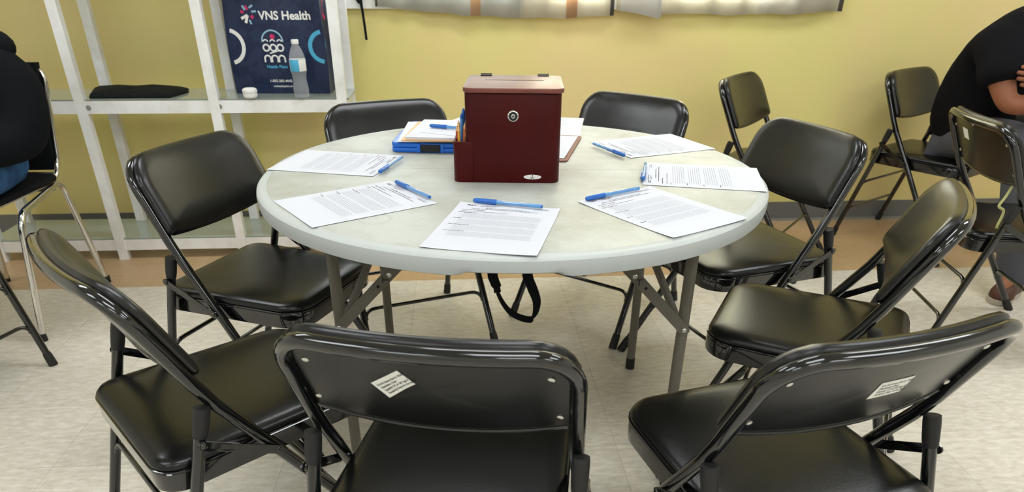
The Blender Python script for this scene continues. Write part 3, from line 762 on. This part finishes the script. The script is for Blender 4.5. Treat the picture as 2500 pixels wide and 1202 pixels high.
# water bottle
r = thing('water_bottle', 'clear plastic water bottle with pale blue label in front of the bag', 'bottle', (-.888, 3.105, SZ))
G().lathe([(.020, 0), (.029, .002), (.0315, .010), (.030, .022), (.0315, .03), (.030, .045), (.0265, .070), (.029, .09), (.0318, .100), (.0318, .150), (.029, .165), (.020, .190), (.0135, .200), (.0125, .212), (.0001, .213)], 28).obj('body', CLEAR, r)
lbm = G().lathe([(.0321, .104), (.0325, .105), (.0325, .147), (.0321, .148)], 32).me('wrap_label', [CYAN, WHITE])
for p in lbm.polygons:
    a = math.degrees(math.atan2(p.center.y, p.center.x)); p.material_index = 0 if -150 < a < -62 or a > 30 else 1
obj('wrap_label', lbm, r)
G().lathe([(.0142, .205), (.0146, .206), (.0146, .219), (.0135, .221), (.0001, .221)], 24).obj('cap', WHITE, r)
# small white jar
r = thing('white_jar', 'small round white jar on the rack shelf left of the bag', 'jar', (-1.098, 3.085, SZ))
G().lathe([(.022, 0), (.027, .004), (.029, .014), (.028, .022)], 24).obj('body', WHITE, r)
G().lathe([(.0295, .0225), (.0305, .026), (.029, .034), (.02, .039), (.0001, .040)], 24).obj('lid', PAINT, r)
# black portfolio
r = thing('black_portfolio', 'flat black fabric portfolio lying on the rack shelf', 'portfolio', (-1.60, 3.165, SZ), RA)
g = G(); R = []
ol = [(-.16, -.115), (.165, -.115), (.195, .02), (.175, .10), (-.06, .135), (-.23, .10), (-.19, -.02)]
def crm(P, n=5):
    o = []
    N = len(P)
    for i in range(N):
        p0, p1, p2, p3 = [Vector(P[(i + k) % N]) for k in (-1, 0, 1, 2)]
        for k in range(n):
            t_ = k / n; o.append(.5 * ((2 * p1) + (p2 - p0) * t_ + (2 * p0 - 5 * p1 + 4 * p2 - p3) * t_ ** 2 + (3 * p1 - p0 - 3 * p2 + p3) * t_ ** 3))
    return o
oc = [(v.x, v.y) for v in [Vector(ol[i]).lerp(Vector(ol[(i + 1) % len(ol)]), k / 4) for i in range(len(ol)) for k in range(4)]]
for s_, z in ((.97, 0), (1, .004), (.97, .012), (.85, .020), (.6, .026), (.3, .028)): R.append([Vector((x * s_, y * s_, z + (.003 * math.sin(x * 25) if z > .01 else 0))) for x, y in oc])
g.rings(R); g.obj('cover', BLACKF, r)
G().lathe([(.006, 0), (.005, .002), (.0001, .003)], 10, (.075, -.07, .022)).obj('snap', BASEL, r)
# hanging black strap on the wall beside the rack
def ribbon(P, wv, t_=.0025):
    """flat strap through points P; wv = list of width vectors"""
    g = G(); R = []
    N = len(P)
    for i in range(N):
        p = Vector(P[i]); wv_ = Vector(wv[i] if isinstance(wv, list) else wv)
        tn = (Vector(P[min(i + 1, N - 1)]) - Vector(P[max(i - 1, 0)])).normalized(); nn = tn.cross(wv_).normalized() * t_ / 2
        R.append([p + wv_ / 2 + nn, p - wv_ / 2 + nn, p - wv_ / 2 - nn, p + wv_ / 2 - nn])
    g.rings(R); return g
def smoothp(P, n=5):
    P = [Vector(p) for p in P]; o = []
    for i in range(len(P) - 1):
        p0 = P[max(i - 1, 0)]; p1 = P[i]; p2 = P[i + 1]; p3 = P[min(i + 2, len(P) - 1)]
        for k in range(n):
            t_ = k / n; o.append(.5 * ((2 * p1) + (p2 - p0) * t_ + (2 * p0 - 5 * p1 + 4 * p2 - p3) * t_ ** 2 + (3 * p1 - p0 - 3 * p2 + p3) * t_ ** 3))
    o.append(P[-1]); return o
r = thing('hanging_strap', 'black fabric strap with a loose end hanging on the wall right of the rack', 'strap', W(-.40, V1 - .03))
pts = smoothp([(-.01, 0, 1.32), (-.006, -.003, 1.20), (-.005, -.006, 1.06), (.0, -.006, 1.0), (.003, -.004, .95), (.006, -.002, .885)])
wv = [Vector((.030 - .020 * min(1, i / 14), .004, 0)) for i in range(len(pts))]
ribbon(pts, wv).obj('strap', BLACKF, r)
pts = smoothp([(-.01, -.004, 1.32), (-.035, -.004, 1.2), (-.03, -.004, 1.08), (-.008, -.004, 1.03)])
ribbon(pts, Vector((.016, .004, 0))).obj('loop', BLACKF, r)
G().tube([(-.012, .034, 1.325), (-.012, -.012, 1.325), (-.012, -.016, 1.34)], .004, 8).obj('hook', STEEL, r)

# window behind the curtains, plus an added unseen panel brightening the left one
SKYP = mat('daylit window pane', (.9, .95, 1), .2, emit=(.92, .97, 1.0), es=11.0)
GLOWQ = mat('added glow panel', (.9, .95, 1), .2, emit=(.92, .97, 1.0), es=5.0)  # glow added behind the left curtain to brighten it, no known window
for nm, uc, hw, mm in (('window_1', .95, .58, SKYP), ('curtain_glow_panel', -.10, .40, GLOWQ)):
    wn = D.objects.new(nm, None); COL.objects.link(wn); wn.location = W(uc, V1, 1.56); wn.rotation_euler = (0, 0, RA); tag(wn, kind='structure')
    g = G()
    for x in (-hw - .02, 0, hw + .02): g.box((x, -.012, 0), (.05, .022, 1.10))
    for z in (-.525, .525): g.box((0, -.012, z), (2 * hw + .09, .022, .05))
    g.obj('window_frame', PAINT, wn, smooth=False)
    for x in (-hw / 2, hw / 2): G().box((x, -.004, 0), (hw - .04, .006, 1.0)).obj('pane', mm, wn, smooth=False)

# curtains and a loose sheet
def curtain(name, label, u0, u1, hem, mats, top=2.25, ph=0, amp=.012, cols=None, v=V1 - .045):
    g = G(); n = 120; V = []; F = []
    for i in range(n + 1):
        f = i / n; u = u0 + (u1 - u0) * f; hz = hem(f)
        for j in range(13):
            z = hz + (top - hz) * j / 12; y = v + amp * math.sin(f * 46 + ph + .6 * math.sin(f * 9)) * (1 - .4 * j / 12) + .006 * math.sin(f * 13 + ph)
            V.append(W(u, y, z))
    K = len(V)
    for i in range(n):
        for j in range(12):
            a = i * 13 + j; F.append((a, a + 1, a + 14, a + 13))
    g.add(V, F)
    me = g.me(name, mats)
    if cols:
        for p in me.polygons:
            f = ((p.center.x * CA + p.center.y * SA) - u0) / (u1 - u0); p.material_index = cols(f, p.center.z)
    o = obj(name, me); md = o.modifiers.new('thickness', 'SOLIDIFY'); md.thickness = .0015
    tag(o, label, 'curtain', 'curtains above the table'); return o
CG = mat('grey curtain band', rgb(226, 226, 220), .8); CO = mat('peach curtain print', rgb(222, 192, 158), .8); CW = mat('cream curtain band', rgb(246, 242, 228), .8); CDK = mat('dark hem', rgb(96, 92, 84), .8)
def translucent(m, k=.5):
    t = NT(m); out = t.t.nodes['Material Output']; tr = t.n('ShaderNodeBsdfTranslucent'); tr.inputs[0].default_value = t.b.inputs['Base Color'].default_value
    mx = t.n('ShaderNodeMixShader'); mx.inputs[0].default_value = k; t.l(t.b.outputs[0], mx.inputs[1]); t.l(tr.outputs[0], mx.inputs[2]); t.l(mx.outputs[0], out.inputs['Surface'])
for m_ in (CURT, CG, CO, CW, SHEET): translucent(m_)
def c1(f, z):
    if f < .012 or f > .985: return 4
    if .39 < f < .43: return 2 if z < 1.04 else 1
    if f < .62: return 1 if f < .6 else 0
    if .79 < f < .84: return 2
    return 3 if z < 1.05 else 0
def c2(f, z):
    if f > .985: return 4
    return 3 if f < .62 else 0
u_l0, u_l1 = u_of(-.612, 3.48), u_of(.452, 3.56); u_r0, u_r1 = u_of(.462, 3.56), u_of(1.512, 3.64)
curtain('curtain', 'pale patterned curtain hanging at the top left of the wall', u_l0, u_l1, lambda f: 1.020 - .045 * math.sin(min(1, f * 1.15) * PI * .62) + .02 * max(0, f - .85) * 6 * .5 + .002 * math.sin(f * 30), [CURT, CG, CO, CW, CDK], cols=c1)
curtain('curtain', 'whiter curtain hanging at the top right of the wall', u_r0, u_r1, lambda f: 1.004 - .014 * math.sin(f * PI) + .003 * math.sin(f * 22), [CURT, CG, CO, CW, CDK], ph=1.4, cols=c2)
g = G(); V = []; F = []
for i in range(13):
    f = i / 12; u = u_r0 + .01 + .185 * f; hz = 1.004 - .034 * f ** 1.6 * (1 if f < .93 else .62)
    V += [W(u, V1 - .075 - .015 * math.sin(f * 2.2), hz), W(u, V1 - .066, 1.25)]
for i in range(12): F.append((2 * i, 2 * i + 1, 2 * i + 3, 2 * i + 2))
o = G().add(V, F).obj('paper_sheet', SHEET); md = o.modifiers.new('thickness', 'SOLIDIFY'); md.thickness = .001
tag(o, 'white sheet with a curled lower corner hanging in front of the right curtain', 'paper')
g = G(); g.tube([W(u_l0 - .08, V1 - .05, 2.27), W(u_r1 + .08, V1 - .05, 2.27)], .010, 10)
for u in (u_l0 - .05, u_r1 + .05): g.tube([W(u, V1, 2.27), W(u, V1 - .05, 2.27)], .007, 8)
tag(g.obj('curtain_rod', PAINT), 'white curtain rod on the wall above the curtains', 'curtain rod')

# white scrap on the floor, cord on the far chair
g = G(); R = []
for s_, z in ((1, .0008), (1, .005), (.6, .011)): R.append([Vector((x * s_, y * s_, z)) for x, y in ((-.028, -.008), (.0, -.012), (.030, -.002), (.028, .010), (.004, .010), (-.025, .004))])
tag(g.rings(R).obj('paper_scrap', WHITE, None, (2.15, 3.03, 0), (0, 0, .5)), 'small white scrap on the floor under the person in grey trousers', 'scrap')

# ------------------------------------------------------------------ bag with dangling strap on the chair behind the table
r = thing('shoulder_bag', 'black shoulder bag on a chair behind the table, its strap dangling under the tabletop', 'bag', (0, 0, 0))
m_ = G().prism(rrect(-.13, .13, -.07, .07, .035, 5), 0, .13).me('body', BLACKF); bevel(m_, .02, 3, 50)
obj('body', m_, r, (.285, 2.455, .452), (0, 0, 2.51))
pts = smoothp([(.19, 2.40, .53), (.10, 2.34, .50), (.0, 2.29, .42), (-.05, 2.26, .33), (-.068, 2.25, .26), (-.055, 2.25, .21), (-.050, 2.25, .185)])
ribbon(pts, [Vector((.034 if i < 26 else .022, .012, 0)) for i in range(len(pts))], .004).obj('strap', BLACKF, r)
pts = smoothp([(-.053, 2.249, .192), (-.035, 2.25, .150), (-.008, 2.25, .112), (.03, 2.25, .088), (.066, 2.25, .080), (.077, 2.25, .088)])
ribbon(pts, Vector((.002, .016, .018)), .004).obj('strap', BLACKF, r)
pts = smoothp([(.072, 2.25, .082), (.084, 2.25, .105), (.088, 2.25, .15), (.072, 2.25, .20), (.052, 2.26, .26), (.06, 2.28, .36), (.12, 2.33, .47), (.20, 2.39, .545)])
ribbon(pts, [Vector((.010 + .026 * min(1, i / 14), .010, 0)) for i in range(len(pts))], .004).obj('strap', BLACKF, r)

r = thing('pale_cord', 'pale yellow cord hanging from the back of the chair by the seated person', 'cord', (0, 0, 0))
def _c(): pass
pts = smoothp([(1.592, 2.19, .612), (1.585, 2.2, .598), (1.573, 2.2, .552), (1.562, 2.2, .521), (1.580, 2.2, .508), (1.584, 2.2, .490), (1.580, 2.2, .455), (1.588, 2.21, .425), (1.586, 2.2, .392)])
G().tube(pts, .0042, 8).obj('cord', CORD, r)

# ------------------------------------------------------------------ chrome framed chair at the left
r = thing('chrome_chair', 'black padded chair with a chrome tube frame at the left edge, someone sitting on it', 'chair', (-1.94, 2.45, 0))
def rc(P, rad=.05, n=6):
    """round the corners of a polyline"""
    P = [Vector(p) for p in P]; o = [P[0]]
    for i in range(1, len(P) - 1):
        a = (P[i - 1] - P[i]).normalized(); b = (P[i + 1] - P[i]).normalized(); d = min(rad, (P[i - 1] - P[i]).length * .45, (P[i + 1] - P[i]).length * .45)
        A = P[i] + a * d; B = P[i] + b * d
        for k in range(n + 1): t_ = k / n; o.append(A * (1 - t_) ** 2 + P[i] * 2 * t_ * (1 - t_) + B * t_ ** 2)
    o.append(P[-1]); return o
for s in (1, -1):
    X = lambda x: s * (x + 1.94)
    lf = G().tube(rc([(X(-1.685), -.235, 0), (X(-1.655), -.178, .445), (X(-1.775), .275, .440), (X(-1.725), .300, 0)], .06), .0115, 12).obj('side_frame', CHROME, r)
    for x, y in ((-1.685, -.235), (-1.725, .300)): G().tube([(X(x), y, .028), (X(x), y, 0)], .0135, 12).obj('rubber_foot', RUBBER, lf)
pts = rc([(.19, -.20, .462), (.172, .24, .452), (.178, .285, .52), (.205, .318, .845), (-.205, .318, .845), (-.178, .285, .52), (-.172, .24, .452), (-.19, -.20, .462), (.19, -.20, .462)], .05)
G().tube(pts, .0095, 12).obj('seat_back_frame', CHROME, r)
G().tube([(.175, .262, .468), (-.175, .262, .468)], .008, 10).obj('cross_bar', CHROME, r)
G().box((0, .22, .425), (.33, .025, .02)).obj('rear_cross_bar', BLACKM, r, smooth=False)
g = G()
m_ = g.prism(rrect(-.20, .20, -.215, .235, .04, 5), .456, .480).me('seat', BLACKF); bevel(m_, .012, 3, 50); obj('seat', m_, r)
g = G(); R = []
for i in range(9):
    f = i / 8; z = .485 + .378 * f; y = .276 + .036 * f; hw = .166 + .030 * f
    R.append([Vector((hw * c, y + (.010 if k else -.012) - .014 * (0 if abs(c) == 1 else 1 - c * c), z)) for k, cs in ((0, (-1, -.6, -.2, .2, .6, 1)), (1, (1, .6, .2, -.2, -.6, -1))) for c in cs])
g.rings(R).obj('backrest', BLACKF, r)

# ------------------------------------------------------------------ people
def skin(name, V, E, m, parent, sub=2, root=0):
    me = D.meshes.new(name); me.from_pydata([v[0] for v in V], E, []); o = D.objects.new(name, me); COL.objects.link(o)
    md = o.modifiers.new('s', 'SKIN'); md.use_smooth_shade = True; md.branch_smoothing = .3
    for i, v in enumerate(V):
        rr_ = v[1] if isinstance(v[1], tuple) else (v[1], v[1]); me.skin_vertices[0].data[i].radius = rr_; me.skin_vertices[0].data[i].use_root = (i == root)
    sb = o.modifiers.new('d', 'SUBSURF'); sb.levels = sub; sb.render_levels = sub
    bpy.context.view_layer.update()
    nm = D.meshes.new_from_object(o.evaluated_get(bpy.context.evaluated_depsgraph_get())); nm.name = name
    D.objects.remove(o); D.meshes.remove(me); nm.materials.clear(); nm.materials.append(m); nm.shade_smooth()
    return obj(name, nm, parent)
def chain(V, E, start, pts):
    p = start
    for q in pts:
        V.append(q); E.append((p, len(V) - 1)); p = len(V) - 1
    return p
def hand(V, E, wrist, wp, hd, side, grip=.3):
    """palm and five curved fingers; hd = direction of the hand, side = direction of the thumb"""
    hd = Vector(hd).normalized(); sd = Vector(side).normalized(); dn = hd.cross(sd).normalized()
    wp = Vector(wp)
    pm = wp + hd * .045; V.append((tuple(pm), (.020, .030))); E.append((wrist, len(V) - 1)); pi = len(V) - 1
    for k, (off, L) in enumerate(((.030, .070), (.010, .078), (-.010, .072), (-.029, .056))):
        b = wp + hd * .085 + sd * off; p = b; d = hd.copy(); V.append((tuple(b), .0105)); E.append((pi, len(V) - 1)); last = len(V) - 1
        for j, f in enumerate((.45, .32, .25)):
            d = (d + dn * grip * (1.2 if j else .6)).normalized(); p = p + d * L * f; V.append((tuple(p), .0092 - .0008 * j)); E.append((last, len(V) - 1)); last = len(V) - 1
    b = wp + hd * .030 + sd * .034; V.append((tuple(b), .012)); E.append((pi, len(V) - 1)); last = len(V) - 1
    for j, L in enumerate((.03, .026)):
        b = b + (hd * .7 + sd * .5 + dn * .4 * j).normalized() * L; V.append((tuple(b), .0105 - .001 * j)); E.append((last, len(V) - 1)); last = len(V) - 1
def face(parent, c, f, sidev, skinm):
    """eyes, brows, mouth, ears and nose around head centre c looking along f"""
    f = Vector(f).normalized(); s = Vector(sidev).normalized(); u = s.cross(f).normalized(); u = u if u.z > 0 else -u; c = Vector(c)
    Rm = Matrix((s, u, f)).transposed()
    for k in (-1, 1):
        G().lathe([(.0001, -.012), (.008, -.009), (.012, 0), (.008, .009), (.0001, .012)], 14, c + s * k * .031 + f * .080, 0, Rm).obj('eye', EYE, parent)
        G().lathe([(.006, .0), (.005, .003), (.0001, .004)], 12, c + s * k * .031 + f * .090, 0, Rm).obj('iris', PUPIL, parent)
        g = G(); g.tube([c + s * k * .092 + u * z + f * y for z, y in ((.025, .0), (.03, -.02), (.01, -.028), (-.02, -.012), (-.03, .0))], [.005, .009, .009, .008, .004], 8).obj('ear', skinm, parent)
        G().tube([c + s * k * a + u * b + f * .090 for a, b in ((.016, .022), (.032, .027), (.048, .020))], .004, 6).obj('eyebrow', HAIR, parent)
    G().tube([c + u * .012 + f * .086, c - u * .01 + f * .100, c - u * .026 + f * .110, c - u * .032 + f * .096], [.008, .011, .015, .010], 10).obj('nose', skinm, parent)
    G().tube([c + s * a - u * b + f * d for a, b, d in ((-.026, .058, .080), (-.01, .055, .090), (.01, .055, .090), (.026, .058, .080))], [.004, .008, .008, .004], 8).obj('mouth', LIPS, parent)

# the person in a black t-shirt on the right
P = thing('person', 'person in black t-shirt and grey trousers hunched forward on a chair at the right', 'person', (0, 0, 0))
V = [((2.05, 3.24, .545), (.13, .11))]; E = []
sp = chain(V, E, 0, [((2.00, 3.20, .66), (.13, .10)), ((1.975, 3.13, .79), (.145, .11)), ((2.00, 3.06, .91), (.155, .11))])
nk = chain(V, E, sp, [((2.09, 2.98, 1.01), (.07, .065)), ((2.15, 2.92, 1.06), .055)])
hd_ = chain(V, E, nk, [((2.19, 2.875, 1.11), (.075, .085)), ((2.22, 2.84, 1.165), (.082, .092)), ((2.225, 2.85, 1.22), (.06, .07))])
a1 = chain(V, E, sp, [((1.865, 2.95, .915), .062), ((1.875, 2.90, .83), .052), ((1.905, 2.835, .725), .043), ((1.99, 2.79, .735), .038), ((2.09, 2.75, .75), .027)])
hand(V, E, a1, (2.09, 2.75, .75), (.85, -.25, .1), (0, 0, 1))
a2 = chain(V, E, sp, [((2.14, 3.10, .92), .062), ((2.20, 3.0, .83), .052), ((2.22, 2.84, .74), .043), ((2.13, 2.79, .79), .038), ((2.045, 2.775, .818), .027)])
hand(V, E, a2, (2.035, 2.775, .820), (-1, .05, .10), (0, 0, 1), .38)
for hx, hy, kx, ky, ax, ay, tx, ty in ((1.975, 3.20, 2.005, 2.80, 2.05, 2.665, 1.975, 2.60), (2.13, 3.25, 2.36, 2.98, 2.38, 2.84, 2.46, 2.76)):
    chain(V, E, 0, [((hx, hy, .535), .085), ((kx, ky, .585), .058), (((kx + ax) / 2, (ky + ay) / 2, .34), .050), ((ax, ay, .105), .036), ((tx, ty, .045), (.032, .024))])
skin('body', V, E, SKIN, P)
# t-shirt
V = [((2.05, 3.235, .50), (.175, .145))]; E = []
sp = chain(V, E, 0, [((1.995, 3.19, .64), (.180, .145)), ((1.965, 3.12, .79), (.190, .15)), ((1.99, 3.05, .925), (.195, .15))])
chain(V, E, sp, [((2.06, 2.99, 1.01), (.12, .10))])
chain(V, E, sp, [((1.875, 2.945, .935), .098), ((1.878, 2.895, .84), .093), ((1.884, 2.87, .79), .088)])
chain(V, E, sp, [((2.17, 3.09, .94), .090), ((2.21, 3.0, .84), .088), ((2.22, 2.95, .79), .083)])
skin('t_shirt', V, E, SHIRT, P)
V = [((2.06, 3.235, .515), (.12, .07))]; E = []
for hx, hy, kx, ky, ax, ay in ((1.975, 3.20, 2.005, 2.80, 2.05, 2.665), (2.13, 3.25, 2.36, 2.98, 2.38, 2.84)):
    chain(V, E, 0, [((hx, hy, .530), .100), (((hx + kx) / 2, (hy + ky) / 2, .565), .094), ((kx, ky, .590), .082), (((kx + ax) / 2, (ky + ay) / 2, .34), .072), ((ax, ay, .10), .066), ((ax - .005, ay, .045), .066)])
skin('trousers', V, E, TROUSER, P)
def shoe(parent, heel, toe, m=SHOE, sole=SOLE, z0=0.0):
    h = Vector(heel); t_ = Vector(toe); d = (t_ - h).normalized(); n_ = Vector((-d.y, d.x, 0)); L = (t_ - h).length
    prof_ = [(0, .030), (.08, .034), (.25, .034), (.45, .033), (.65, .042), (.82, .043), (.94, .030), (1.0, .012)]
    out = [(u * L, w_) for u, w_ in prof_] + [(u * L, -w_) for u, w_ in reversed(prof_)]
    mp_ = lambda s_, z, lift=1: [h + d * (L * .5 + (u - L * .5) * s_) + n_ * w_ * s_ + Vector((0, 0, z * (1 - .55 * max(0, (u / L - .45)) * lift))) for u, w_ in out]
    up_ = G().rings([mp_(1, .020, 0), mp_(1.0, .038), mp_(.95, .062), mp_(.80, .082), mp_(.5, .095)]).obj('shoe', m, parent)
    G().rings([mp_(1.03, .0006, 0), mp_(1.06, .010, 0), mp_(1.05, .023, 0)]).obj('sole', sole, up_)
shoe(P, (2.105, 2.70, 0), (1.955, 2.575, 0)); shoe(P, (2.34, 2.88, 0), (2.50, 2.70, 0))
face(P, (2.22, 2.835, 1.16), (.55, -.75, -.35), (.8, .6, 0), SKIN)
V = [((2.205, 2.885, 1.17), (.085, .075)), ((2.22, 2.875, 1.225), (.07, .06)), ((2.24, 2.84, 1.245), (.05, .045))]
skin('hair', V, [(0, 1), (1, 2)], HAIR, P)
for k, (x, y, z) in enumerate(()): pass

# the person in a black hooded top on the left
P = thing('person', 'person in black hooded top and jeans on the chrome chair at the left edge', 'person', (.05, 0, 0))
V = [((-1.97, 2.53, .58), (.14, .11))]; E = []
sp = chain(V, E, 0, [((-1.97, 2.54, .70), (.13, .10)), ((-1.96, 2.53, .80), (.14, .11)), ((-1.96, 2.50, .88), (.12, .10))])
nk = chain(V, E, sp, [((-1.98, 2.47, 1.00), (.07, .065)), ((-2.03, 2.44, 1.06), .055)])
chain(V, E, nk, [((-2.05, 2.42, 1.11), (.075, .085)), ((-2.07, 2.41, 1.17), (.082, .095)), ((-2.07, 2.42, 1.23), (.06, .07))])
for s in (1, -1):
    q = lambda x: -1.95 + s * (x + 1.95)
    e_ = chain(V, E, sp, [((q(-1.75), 2.50, .87), .052), ((q(-1.70), 2.47, .79), .050), ((q(-1.69), 2.41, .665), .043), ((q(-1.76), 2.29, .64), .037), ((q(-1.82), 2.21, .635), .027)])
    hand(V, E, e_, (q(-1.82), 2.21, .635), (-s * .5, -1, 0), (-s * .9, .4, 0))
    fx = -2.13 + .095 * s; chain(V, E, 0, [((q(-1.87), 2.50, .575), .085), ((q(-1.83), 2.22, .58), .058), (((fx + q(-1.84)) / 2, 2.26, .34), .050), ((fx, 2.30, .105), .036), ((fx, 2.20, .045), (.032, .024))])
skin('body', V, E, SKINL, P)
V = [((-1.97, 2.53, .56), (.18, .14))]; E = []
sp = chain(V, E, 0, [((-1.97, 2.54, .70), (.175, .14)), ((-1.955, 2.53, .82), (.19, .145)), ((-1.95, 2.51, .895), (.19, .13))])
chain(V, E, sp, [((-1.97, 2.49, .96), (.12, .10))])
for s in (1, -1):
    q = lambda x: -1.95 + s * (x + 1.95)
    chain(V, E, sp, [((q(-1.715), 2.50, .880), .090), ((q(-1.70), 2.47, .78), .086), ((q(-1.69), 2.42, .665), .082), ((q(-1.76), 2.30, .64), .055), ((q(-1.80), 2.235, .636), .043)])
hd_ = skin('hooded_top', V, E, HOOD, P)
V = [((-1.715, 2.50, .925), (.045, .038)), ((-1.79, 2.56, .945), (.065, .05)), ((-1.95, 2.60, .96), (.08, .06)), ((-2.10, 2.57, .95), (.07, .05)), ((-2.18, 2.50, .945), (.045, .04))]
skin('hood', V, [(0, 1), (1, 2), (2, 3), (3, 4)], HOOD, P)
V = [((-1.97, 2.52, .56), (.15, .08))]; E = []
for s in (1, -1):
    q = lambda x: -1.95 + s * (x + 1.95)
    chain(V, E, 0, [((q(-1.86), 2.48, .560), .088), ((q(-1.84), 2.35, .558), .086), ((q(-1.80), 2.20, .553), .078), (((q(-1.84) - 2.04 + .095 * s) / 2, 2.25, .34), .068), ((-2.13 + .095 * s, 2.28, .10), .058)])
skin('jeans', V, E, JEAN, P)
for s in (1, -1):
    shoe(P, (-2.13 + .095 * s, 2.35, 0), (-2.13 + .10 * s, 2.10, 0), BLACKM, RUBBER)
face(P, (-2.07, 2.415, 1.165), (-.2, -1, -.15), (1, -.2, 0), SKINL)
V = [((-2.07, 2.45, 1.18), (.088, .08)), ((-2.07, 2.45, 1.235), (.07, .065)), ((-2.07, 2.42, 1.255), (.05, .05))]
skin('hair', V, [(0, 1), (1, 2)], HAIR, P)
